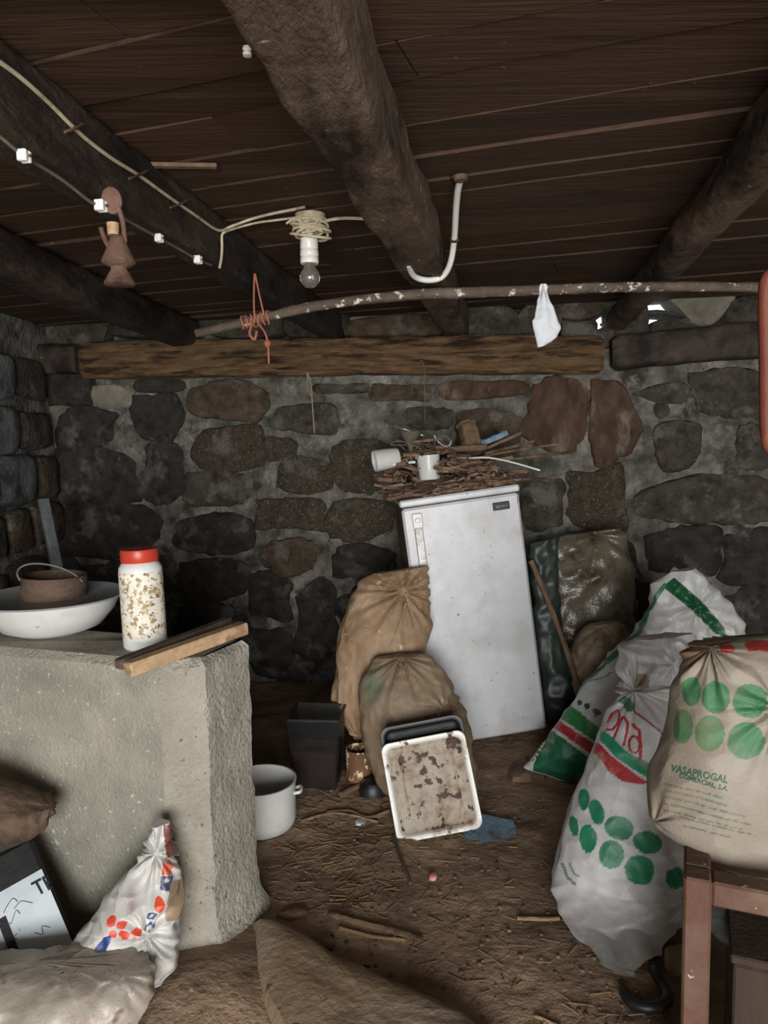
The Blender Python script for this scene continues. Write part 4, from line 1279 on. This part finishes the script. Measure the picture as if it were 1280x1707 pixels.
# red hanging frame at the side
yR = 1.28
pts = [at(1330, 452, yR), at(1290, 456, yR), at(1276, 478, yR), at(1276, 560, yR), at(1277, 650, yR), at(1279, 725, yR), at(1292, 752, yR), at(1330, 756, yR)]
hr = tag(empty('saw_frame', pts[5]), 'orange-red painted metal frame hanging at the doorway side', 'frame')
obj('frame_tube', tube(pts, .0115, 10, 6), M['red_paint'], hr)
top = pts[0].copy(); top2 = top.copy(); top2.z = CEIL
obj('hanging_cord', tube([top, top2], .003, 6, 3), M['string'], hr)

# ------------------------------------------------------------------ black rubber handle on the floor
def onfloor(px, py, h=0.0):
    p = fl(px, py)
    p.z = fz(p.x, p.y) + h
    return p
pts = [onfloor(x, y, .014) for x, y in ((1040, 1658), (1052, 1674), (1076, 1684), (1100, 1682), (1112, 1666), (1106, 1646), (1096, 1632), (1090, 1620))]
tag(obj('rubber_hose', tube(pts, .0135, 12, 6), M['black']), 'bent black rubber hose piece on the earth floor', 'hose')

# ------------------------------------------------------------------ on the manger wall
def ontop(px, py):
    return atz(px, py, ZT)
b0 = ontop(243, 1078)
bt = tag(empty('plastic_jar', b0), 'tall white plastic jar with red screw cap on the manger wall', 'jar')
r, s_ = .058, 1.0
tilt = Matrix.Translation(b0) @ Matrix.Rotation(math.radians(-1.2), 4, 'Y')
obj('body', lathe([(0, 0), (r * .9, 0), (r, .008), (r, .045), (r * .97, .05), (r * .97, .20), (r, .206), (r * .98, .222), (r * .86, .234), (r * .8, .237), (r * .8, .25), (0, .25)], 48, M=tilt), M['bottle_w'], bt)
obj('label', lathe([(r * .985, .036), (r * 1.003, .037), (r * 1.003, .212), (r * .985, .213)], 48, M=tilt), M['bottle'], bt)
cp = [(r * .84, .238), (r * .87, .240), (r * .87, .268), (r * .84, .273), (0, .273)]
obj('cap', lathe(cp, 48, M=tilt), M['red_cap'], bt)
# enamel bowl with rusty can
b0 = ontop(88, 1052)
k = (b0 - CAM).length / 1250
RB = 108 * k
bo = tag(empty('enamel_bowl', b0), 'white enamel bowl with a chipped base on the manger wall', 'bowl')
hb = .107
obj('body', lathe([(0, .0), (RB * .45, 0), (RB * .5, .006), (RB * .66, .02), (RB * .84, .065), (RB * .93, .107), (RB, hb), (RB + .002, hb + .003), (RB - .003, hb + .004), (RB * .9, .107), (RB * .8, .065), (RB * .6, .02), (0, .008)], 64, b0), M['enamel'], bo)
obj('rim', lathe([(RB, hb), (RB + .004, hb + .002), (RB, hb + .005), (RB - .004, hb + .003)], 64, b0), mat('enamel_rim_blue_grey', L_(150, 156, 160), L_(176, 180, 184), 8, .4, 0, 40), bo)
c0 = b0 + Vector((.014, -.01, .046))
rc = tag(empty('rusty_pail', c0), 'small rusty tin pail with wire handle in the enamel bowl', 'pail')
rr_ = 50 * k
tm = Matrix.Translation(c0) @ Matrix.Rotation(math.radians(2), 4, 'Y')
obj('body', lathe([(0, 0), (rr_ * 1.0, 0), (rr_ * 1.02, .004), (rr_ * .98, .02), (rr_ * .93, .07), (rr_ * .9, .125), (rr_ * .92, .128), (rr_ * .86, .128), (rr_ * .88, .07), (rr_ * .92, .01), (0, .01)], 44, M=tm, dent=.03), M['rust_can'], rc)
hp = [tm @ Vector((rr_ * .9 * math.cos(a) * 1.02 - (.03 * math.sin(a)), -.2 * rr_ - .02 * math.sin(a), .112 + .055 * math.sin(a))) for a in [math.pi * i / 10 for i in range(11)]]
obj('wire_handle', tube(hp, .0028, 6, 3), M['grey_metal'], rc)
# laths
zq = ZT + .022
A, B = atz(215, 1120, ZT + .02), atz(405, 1050, ZT + .028)
A = atz(212, 1116, ZT + .017); B = atz(408, 1046, ZT + .045)
tag(obj('wood_lath', bar(A, B, .036, .034, .004), M['wood_pale']), 'pale sawn lath lying across the manger wall end', 'lath')
A = atz(196, 1108, ZT + .017); B = atz(382, 1036, ZT + .045)
tag(obj('wood_lath', bar(A, B, .03, .026, .004), M['wood_dark']), 'dark weathered lath tied behind the pale lath', 'lath')

# ------------------------------------------------------------------ in front of the manger wall
def colW(px, py, fr_):
    c = np.tile(C(196, 196, 193), (len(px), 1))
    for x, y, a, b in ((209, 1555, 9.5, 8), (229, 1552, 8.5, 6.5), (205, 1539, 8, 6), (191, 1532, 6, 9), (191, 1555, 6, 7.5), (265, 1506, 8, 13)):
        c[inell(px, py, x, y, a, b)] = C(214, 76, 54)
    c[inpoly(px, py, [(271, 1432), (283, 1432), (285, 1456), (269, 1456)])] = C(206, 88, 66)
    c[inpoly(px, py, [(268, 1457), (285, 1457), (286, 1484), (267, 1482)])] = C(74, 78, 104)
    c[inell(px, py, 276, 1466, 4, 4)] = C(190, 192, 196)
    c[inpoly(px, py, [(140, 1610), (153, 1590), (176, 1560), (188, 1555), (185, 1572), (170, 1596), (166, 1610)])] = C(44, 62, 130)
    c[inpoly(px, py, [(168, 1606), (178, 1592), (196, 1606)])] = C(44, 62, 130)
    for pts in ([(246, 1530), (250, 1519), (260, 1522), (254, 1532), (246, 1530)], [(243, 1546), (252, 1538), (258, 1545), (248, 1554)]):
        c[near_line(px, py, pts, 1.8)] = C(66, 76, 120)
    d = np.exp(-((px - 221) / 8) ** 2 - ((py - 1500) / 24) ** 2)[:, None] * .7
    c = c * (1 - d) + C(140, 104, 108) * d
    c[inpoly(px, py, [(285, 1468), (310, 1460), (310, 1530), (276, 1535), (276, 1500)])] = C(150, 130, 108)
    c[inpoly(px, py, [(272, 1374), (290, 1374), (288, 1420), (276, 1430)])] = C(120, 74, 66)
    c[~fr_] = C(186, 186, 184)
    return c
YW = 1.74
rows = [(258, 1372, 279, 1371, YW + .05, .02), (253, 1396, 284, 1402, YW + .04, .04), (240, 1424, 289, 1440, YW + .03, .07), (204, 1468, 298, 1478, YW + .02, .11), (184, 1492, 299, 1504, YW + .01, .13), (164, 1522, 294, 1538, YW, .14), (140, 1552, 290, 1572, YW - .01, .15), (116, 1588, 286, 1604, YW - .02, .15), (112, 1622, 272, 1632, YW - .02, .10)]
g, c = sack(rows, 230, 220, .011, 12, [(262, 1420, 11, .014, 60), (245, 1560, 9, .012, 50)], .010, 71.0, colfn=colW)
tag(obj('carrier_bag', g, M['print'], col=c), 'crumpled white plastic bag with red dots against the manger wall', 'plastic bag')
rows = [(-90, 1606, 196, 1600, 1.62, .03), (-100, 1616, 240, 1606, 1.61, .12), (-100, 1640, 257, 1622, 1.60, .18), (-100, 1672, 248, 1660, 1.585, .20), (-100, 1710, 222, 1706, 1.57, .18), (-90, 1745, 196, 1748, 1.56, .08)]
g, _ = sack(rows, 150, 80, .011, 11, [(105, 1612, 9, .016, 60), (200, 1620, 9, .012, 50)], .012, 77.0)
tag(obj('plastic_sheet', g, M['film_grey']), 'dirty grey and pink plastic sheet heaped in front of the canister', 'plastic sheet')
# black canister with white label, leaning
A_, B_ = at(52, 1392, 1.90), at(124, 1562, 1.78)
dn = (B_ - A_).normalized()
nf = (CAM - A_)
nf = (nf - dn * nf.dot(dn)).normalized()
ac = dn.cross(nf).normalized()
if ac.x > 0:
    ac = -ac
L_w = .21
def cpt(u, v, w_):
    return A_ + ac * (L_w * u) + dn * v + nf * w_
def slab(u0, u1, v0, v1, w0, w1, bev):
    Mx = Matrix(((ac.x, dn.x, nf.x, A_.x), (ac.y, dn.y, nf.y, A_.y), (ac.z, dn.z, nf.z, A_.z), (0, 0, 0, 1)))
    return xf(box(u0, u1, v0, v1, w0, w1, bev), Mx)
cn = tag(empty('canister', at(40, 1610, 1.80)), 'black canister with scratched white label leaning on the manger wall', 'canister')
obj('body', slab(0, L_w, 0, .36, -.11, 0, .012), M['black'], cn)
obj('label', slab(.008, L_w - .012, .092, .34, -.002, .0015, 0), M['label_white'], cn)
obj('label_stripe', slab(.118, .138, .15, .34, .0, .003, 0), M['black'], cn)
gv = slab(0, L_w, .0, .36, -.001, .0025, 0)
lettering('TE', 62, 1494, math.radians(-28), 24, 34, gv, M['black_ink'], cn, .001)
rr2 = random.Random(3)
for i in range(9):
    u, v = rr2.uniform(.02, .11), rr2.uniform(.12, .32)
    p = [cpt(0, 0, 0) + ac * (u + .012 * j + rr2.uniform(-.006, .006)) + dn * (v + rr2.uniform(-.012, .012)) + nf * .0022 for j in range(4)]
    obj('scratch', tube(p, .0008, 4, 3), M['black_ink'], cn)
rows = [(-70, 1296, 4, 1308, 1.84, .06), (-80, 1318, 62, 1334, 1.84, .13), (-80, 1344, 80, 1348, 1.84, .17), (-75, 1372, 72, 1372, 1.84, .17), (-60, 1400, 52, 1392, 1.84, .11), (-40, 1422, 10, 1412, 1.84, .04)]
g, _ = sack(rows, 100, 60, .010, 12, [(78, 1345, 7, .012, 40)], .010, 83.0, floor_clip=False)
tag(obj('earthy_sack', g, M['brown_cloth']), 'brown earthy sack slumped over the black canister', 'sack')

# ------------------------------------------------------------------ kerb stone and floor bits
pl = [(432, 1552), (490, 1570), (560, 1614), (650, 1656), (760, 1712), (840, 1790), (640, 1830), (520, 1790), (455, 1692), (438, 1630)]
tag(obj('kerb_stone', stone(pl, lambda a, b: fl(a, b), Vector((0, 0, 1)), .055, 3.3, .02, 40, .008), M['kerb']), 'long worn kerb stone set in the floor beside the manger', 'kerb')

def chip(name, pts, h, m, label, cat, group=None, seed=0):
    o = obj(name, stone(pts, lambda a, b: onfloor(a, b), Vector((0, 0, 1)), h, seed, .003, 14, .004), m)
    return tag(o, label, cat, group)
chip('wood_wedge', [(850, 1286), (880, 1284), (908, 1290), (906, 1300), (880, 1303), (852, 1302)], .03, M['wood_mid'], 'flat wooden wedge on the floor before the green feed sack', 'wedge', seed=1)
rag_rows = [(790, 1380, 822, 1374, 2.52, .04), (776, 1390, 846, 1380, 2.50, .10), (770, 1398, 854, 1394, 2.48, .14), (776, 1406, 850, 1404, 2.46, .12), (792, 1412, 828, 1412, 2.44, .05)]
g, _ = sack(rag_rows, 80, 40, .012, 22, [], .008, 95.0)
tag(obj('blue_rag', g, M['blue']), 'crumpled blue mesh rag beside the enamel tray', 'rag')
chip('pebble', [(715, 1457), (722, 1454), (728, 1459), (725, 1465), (716, 1464)], .012, mat('pink_pebble', L_(196, 130, 118), L_(214, 150, 138), 9, .7, .2, 40), 'small pink pebble on the bare floor', 'pebble', seed=3)
chip('rubber_scrap', [(600, 1318), (618, 1312), (640, 1314), (646, 1324), (626, 1331), (604, 1329)], .045, M['black'], 'black rubber scrap lying left behind the enamel tray', 'rubber scrap', seed=4)
chip('bark_chip', [(520, 1574), (540, 1566), (558, 1570), (552, 1582), (530, 1584)], .018, M['wood_mid'], 'light brown bark chip beside the kerb stone', 'bark chip', seed=5)
chip('bark_chip', [(462, 1530), (480, 1520), (512, 1516), (508, 1526), (484, 1534)], .016, M['wood_mid'], 'long bark chip beside the manger wall foot', 'bark chip', seed=6)
chip('paper_scrap', [(592, 1366), (604, 1362), (612, 1366), (606, 1372), (594, 1373)], .008, M['label_white'], 'small white paper scrap near the tray corner', 'paper scrap', seed=7)
chip('stone_chip', [(1108, 1590), (1140, 1580), (1150, 1602), (1130, 1620), (1110, 1612)], .03, M['kerb'], 'brown stone beside the trestle leg', 'stone', seed=8)
def fstick(pts, r, m, label, group='sticks on the floor'):
    return tag(obj('stick', tube([onfloor(x, y, r * .8) for x, y in pts], r, 7, 5, wob=.3, seed=pts[0][0]), m), label, 'stick', group)
fstick([(545, 1358), (580, 1352), (612, 1362), (648, 1352)], .007, M['wood_mid'], 'curved pale root lying behind the tray corner')
fstick([(502, 1372), (560, 1358), (630, 1368)], .005, M['wood_red'], 'thin reddish stick beside the enamel pot')
fstick([(568, 1330), (604, 1312), (640, 1306)], .011, M['wood_mid'], 'stout stick below the rusty tin can')
fstick([(548, 1526), (600, 1540), (660, 1556), (704, 1566)], .009, M['wood_mid'], 'long flat splinter in the middle of the floor')
fstick([(566, 1548), (620, 1560), (676, 1566)], .005, M['straw'], 'pale splinter alongside the long flat splinter')
fstick([(862, 1530), (900, 1532), (932, 1530)], .006, M['straw'], 'short pale stick near the dotted feed sack')
fstick([(655, 1395), (668, 1430), (684, 1470)], .006, M['wood_dark'], 'dark stick pointing away from the tray corner')
fstick([(892, 1690), (915, 1700), (935, 1707)], .004, M['straw'], 'straw stalk near the black hose piece')
# loose straw and litter
parts = []
rs = random.Random(31)
for i in range(480):
    if rs.random() < .5:
        px, py = rs.gauss(560, 70), rs.gauss(1430, 55)
    else:
        px, py = rs.uniform(430, 1130), rs.uniform(1250, 1705)
    if py < 1240 or py > 1740 or px < 450:
        continue
    p = fl(px, py)
    a = rs.gauss(.2, .9)
    ln = rs.uniform(.006, .03)
    d = Vector((math.cos(a), math.sin(a), 0))
    A, B = p - d * ln, p + d * ln
    A.z, B.z = fz(A.x, A.y) + .003, fz(B.x, B.y) + .003
    parts.append(tube([A, B], rs.uniform(.0007, .0018), 4, 1, False))
st = obj('straw_litter', join(*parts), M['straw'])
st['kind'] = 'stuff'
tag(st, 'loose straw and chaff scattered on the earth floor', 'straw')
parts = []
for i in range(500):
    px, py = rs.uniform(460, 1130), rs.uniform(1260, 1710)
    p = fl(px, py)
    r_ = rs.uniform(.002, .008)
    vf = lathe([(0, -.5 * r_), (r_, 0), (r_ * .7, r_ * .6), (0, r_ * .75)], 6, (p.x, p.y, fz(p.x, p.y)), dent=.6)
    parts.append(vf)
gr = obj('grit', join(*parts), M['wood_mid'])
gr['kind'] = 'stuff'
tag(gr, 'crumbs of earth and grit on the floor', 'grit')

# ------------------------------------------------------------------ hanging from the ceiling
# speckled pole
YP = 2.50
pp = [(326, 556), (380, 544), (436, 530), (520, 512), (600, 500), (690, 491), (800, 487), (905, 483), (1020, 479), (1150, 478), (1292, 480), (1470, 484), (1655, 490)]
tag(obj('hanging_pole', tube([at(x, y, YP) for x, y in pp], lambda t: .013 + .004 * math.sin(t * 3), 12, 8, wob=.22), M['pole']), 'long thin pole spotted with white droppings slung under the beams', 'pole')
# orange twine
tw_ = tag(empty('orange_twine', at(428, 530, YP)), 'orange baler twine tying the pole to the beam', 'twine')
obj('sling', tube([at(424, 456, 2.45), at(423, 500, 2.46), at(424, 528, 2.47)], .003, 6, 4), M['twine'], tw_)
obj('sling', tube([at(425, 456, 2.45), at(432, 490, 2.46), at(440, 526, 2.47)], .003, 6, 4), M['twine'], tw_)
for i in range(7):
    cx = 405 + i * 7
    cy = 538 - (cx - 405) * .2
    obj('wrap', tube([at(cx + 2 * math.sin(a * 2 + i), cy, YP) + Vector((0, .021 * math.cos(a), .021 * math.sin(a))) for a in [k_ * math.pi / 5 for k_ in range(11)]], .0032, 6, 2), M['twine'], tw_)
obj('loose_end', tube([at(430, 540, 2.47), at(440, 552, 2.46), at(446, 570, 2.46), at(448, 606, 2.46)], .0032, 6, 4), M['twine'], tw_)
obj('loose_end', tube([at(420, 540, 2.47), at(416, 556, 2.46), at(424, 566, 2.46), at(428, 552, 2.46)], .004, 6, 4), M['twine'], tw_)
obj('knot', lathe([(0, -.012), (.010, -.006), (.012, 0), (.009, .008), (0, .012)], 10, at(445, 573, 2.46), dent=.5), M['twine'], tw_)
# white cloth
rows = [(902, 474, 909, 474, 2.485, .012), (899, 490, 912, 490, 2.48, .02), (895, 508, 921, 512, 2.48, .022), (891, 528, 928, 530, 2.48, .024), (888, 538, 933, 548, 2.48, .022), (893, 560, 926, 562, 2.48, .018), (898, 579, 906, 577, 2.48, .008)]
g, _ = sack(rows, 70, 60, .005, 16, [(905, 470, 9, .007, 70)], .006, 91.0)
tag(obj('cloth', g, M['cloth']), 'small white cloth hanging over the speckled pole', 'cloth')
# string and wire on the wall plate
st_ = tag(empty('string', bw(520, 720, .15)), 'knotted jute string hanging from the wall timber', 'string')
obj('strand', tube([bw(512, 620, .135), bw(518, 640, .14), bw(521, 680, .15), bw(524, 722, .15)], .004, 6, 5), M['string'], st_)
obj('strand', tube([bw(512, 622, .135), bw(514, 650, .142), bw(520, 660, .145), bw(517, 636, .14)], .0035, 6, 5), M['string'], st_)
tag(obj('wire', tube([bw(700, 602, .14), bw(705, 604, .145), bw(708, 640, .14), bw(708, 705, .12)], .0022, 6, 5), M['wire_dark']), 'thin straight wire hanging above the scrap heap', 'wire')

# cable along the left beam, on nails
ux = (LB - LA).normalized()
un = Vector((ux.y, -ux.x, 0)).normalized()
if un.x < 0:
    un = -un
def on_face(px, py, off):
    "point on the right-hand face of the left beam"
    d = ray(px, py)
    P0 = LA + un * (.0475 + off)
    return CAM + d * ((P0 - CAM).dot(un) / d.dot(un))
cb = tag(empty('electric_cable', on_face(231, 291, .008)), 'old twin cable tacked along the beam to the bulb', 'cable')
pts = [on_face(x, y, .008) for x, y in ((-60, 66), (0, 104), (40, 134), (82, 172), (124, 214), (155, 241), (192, 268), (231, 292), (281, 328), (330, 362), (357, 381))]
pts2 = [on_face(371, 384, .016), on_face(384, 378, .03)] + [atz(x, y, 2.02) for x, y in ((420, 365), (455, 356), (490, 349), (508, 345))]
obj('run', tube(pts + pts2, .0042, 8, 5), M['wire'], cb)
obj('run', tube([on_face(373, 388, .018), on_face(388, 382, .03)] + [atz(x, y, 2.016) for x, y in ((425, 372), (460, 367), (500, 362))], .0035, 8, 5), M['wire'], cb)
obj('branch', tube([on_face(376, 386, .02), on_face(370, 392, .012), on_face(370, 412, .012), on_face(369, 430, .012), on_face(366, 446, .012)], .004, 8, 5), M['wire'], cb)
for x, y in ((124, 214), (231, 292), (300, 340)):
    p = on_face(x, y, .0)
    obj('staple_nail', tube([on_face(x - 16, y + 6, .010), on_face(x, y, .016), on_face(x + 14, y - 7, .010)], .0028, 6, 3), M['rust'], cb)
# ceiling rose with coiled wire, socket, bulb
q0 = atz(517, 358, 2.03)
lamp = tag(empty('bare_bulb', q0), 'bare bulb in a white porcelain socket under coiled cable', 'light bulb')
obj('ceiling_rose', lathe([(0, -.028), (.03, -.026), (.042, -.012), (.046, 0)], 28, q0), M['wire'], lamp)
for i in range(8):
    rr_ = .034 + .007 * (i % 4)
    obj('coil', tube([q0 + Vector((rr_ * math.cos(a) * (1.1), rr_ * math.sin(a) * .75, -.020 - .006 * i + .013 * math.sin(a + i * 1.7))) for a in [k_ * math.pi / 6 + i for k_ in range(12)]], .0042, 7, 3), M['wire'], lamp)
obj('loose_end', tube([q0 + Vector((-.07, -.02, -.03)), q0 + Vector((-.04, -.03, -.02)), q0 + Vector((0, -.035, -.045)), q0 + Vector((.03, -.03, -.02))], .004, 7, 4), M['wire'], lamp)
obj('loose_end', tube([q0 + Vector((.04, 0, -.02)), q0 + Vector((.09, 0, -.012)), q0 + Vector((.15, .02, -.008)), q0 + Vector((.23, .05, -.006))], .005, 7, 4), M['wire'], lamp)
ys = q0.y
s0 = at(516, 440, ys)
hs = at(519, 396, ys).z - s0.z
rs_ = 15 * ys / 1250
obj('socket', lathe([(0, 0), (rs_ * .95, 0), (rs_, .004), (rs_, hs * .22), (rs_ * .9, hs * .26), (rs_, hs * .3), (rs_, hs * .5), (rs_ * .9, hs * .54), (rs_ * .98, hs * .58), (rs_ * .95, hs * .95), (rs_ * .5, hs), (rs_ * .45, hs + .035), (0, hs + .035)], 32, s0), M['porcelain'], lamp)
rb_ = 16.5 * ys / 1250
obj('bulb_glass', lathe([(0, -2.35 * rb_), (rb_ * .5, -2.22 * rb_), (rb_ * .86, -1.85 * rb_), (rb_, -1.35 * rb_), (rb_ * .88, -.85 * rb_), (rb_ * .6, -.35 * rb_), (rb_ * .5, .0)], 28, s0), M['glass'], lamp)
obj('stem', tube([s0, s0 + Vector((0, 0, -1.2 * rb_))], .004, 6, 3), M['grey_metal'], lamp)

# white cable looped under the middle beam
pts = [atz(768, 296, 2.024), atz(763, 318, 2.012), atz(760, 350, 1.99), atz(757, 400, 1.945), atz(750, 440, 1.895), atz(736, 462, 1.865), atz(712, 467, 1.855), atz(690, 460, 1.86), atz(680, 440, 1.875)]
wc = tag(empty('white_cable', pts[6]), 'stiff white cable looped under the crooked beam', 'cable')
obj('loop', tube(pts, .0095, 10, 6), M['porcelain'], wc)
obj('clip', lathe([(0, -.01), (.014, -.006), (.014, .006), (0, .01)], 12, pts[3]), M['rust'], wc)
obj('end_fitting', lathe([(0, -.014), (.018, -.008), (.02, .004), (0, .008)], 14, pts[0]), M['rust'], wc)

# porcelain cleats and thin lead along the lower edge of the left beam
def on_bottom(px, py, dz=0.0):
    return atz(px, py, LA.z - .078 + dz + (LB.z - LA.z) * .5)
lead = [on_face(x, y, .004) for x, y in ((-40, 200), (0, 228), (40, 260), (104, 300), (150, 336), (168, 343), (220, 372), (265, 397), (300, 416), (330, 433), (352, 442))]
tag(obj('thin_lead', tube(lead, .0035, 6, 4), M['wire_dark']), 'thin dark lead strung along the white porcelain cleats', 'cable')
for i, (x, y) in enumerate(((40, 260), (168, 343), (265, 397), (330, 433))):
    c = on_face(x, y, .012)
    k_ = (c - CAM).length / 1250
    R0 = 8 * k_ if i < 2 else 6 * k_
    o = tag(empty('porcelain_cleat', c), ['white porcelain cleat farthest from the bulb on the sooty beam', 'white porcelain cleat just behind the rusty disc', 'white porcelain cleat between the hanging lamp and bulb', 'small white porcelain cleat closest to the orange twine'][i], 'insulator', 'porcelain cleats on the sooty beam')
    Mx = frame(c - ux * R0, c + ux * R0)
    obj('block', join(xf(box(0, 2 * R0 * .42, -R0 * .9, R0 * .9, -R0, R0, .002), Mx), xf(box(2 * R0 * .58, 2 * R0, -R0 * .9, R0 * .9, -R0, R0, .002), Mx), xf(box(2 * R0 * .4, 2 * R0 * .6, -R0 * .6, R0 * .6, -R0 * .6, R0 * .6, 0), Mx)), M['porcelain'], o)
    obj('screw', tube([c + un * (R0 * .9), c + un * (R0 * 1.25)], R0 * .25, 8, 1), M['rust'], o)
c = atz(412, 86, 1.99)
tag(obj('porcelain_insulator', lathe([(0, -.008), (.007, -.007), (.008, -.003), (.005, 0), (.008, .003), (.007, .007), (0, .008)], 16, c), M['porcelain']), 'single white porcelain knob beside the crooked beam', 'insulator')

# carbide lamp hanging from the left beam
YL = on_face(190, 350, .03).y
k_ = YL / 1250
cl = at(200, 476, YL)
H = lambda y: at(200, y, YL).z - cl.z
ol = tag(empty('carbide_lamp', cl), 'rusty carbide lamp hanging from the sooty beam', 'lamp')
obj('tank', lathe([(0, 0), (23 * k_, 0), (25 * k_, .002), (24 * k_, .008), (13 * k_, H(450)), (13 * k_, H(446)), (20 * k_, H(443)), (27 * k_, H(438)), (26 * k_, H(433)), (15 * k_, H(408)), (12 * k_, H(396)), (9 * k_, H(393)), (0, H(392))], 36, cl), M['rust'], ol)
obj('stopper', lathe([(0, 0), (9 * k_, 0), (10 * k_, H(372) - H(392)), (0, H(372) - H(392))], 20, at(189, 392, YL)), M['wood_pale'], ol)
obj('burner', tube([at(182, 412, YL), at(174, 398, YL), at(168, 380, YL)], 4 * k_, 8, 4), M['rust'], ol)
obj('hook_strap', tube([at(208, 404, YL), at(206, 380, YL), at(202, 360, YL), at(196, 344, YL)], 4 * k_, 8, 4), M['rust'], ol)
Mx = frame(at(186, 335, YL) + Vector((0, .004, 0)), at(186, 335, YL) - Vector((.004, .02, 0)))
dv = [(0, 0), (15 * k_, .001), (16 * k_, .004), (15 * k_, .006), (0, .007)]
Mz = Matrix.Translation(at(186, 335, YL)) @ Matrix.Rotation(math.radians(90), 4, 'X') @ Matrix.Rotation(math.radians(25), 4, 'Y')
obj('reflector_disc', [lathe([(a, b) for a, b in dv], 28, M=Mz @ Matrix.Scale(1.35, 4, Vector((0, 1, 0))))][0], M['rust'], ol)
# stick tucked against the ceiling
A, B = atz(238, 275, 2.02), atz(362, 277, 2.02)
tag(obj('thin_lath', bar(A, B, .02, .01, .002), M['wood_mid']), 'thin lath tucked under the ceiling boards', 'lath')
# leaning plank by the side wall
A, B = at(72, 832, 3.70), at(108, 1010, 3.55)
tag(obj('leaning_slat', bar(A, B, .05, .03, .004), M['plaster']), 'grey weathered slat leaning in the dark corner', 'slat')
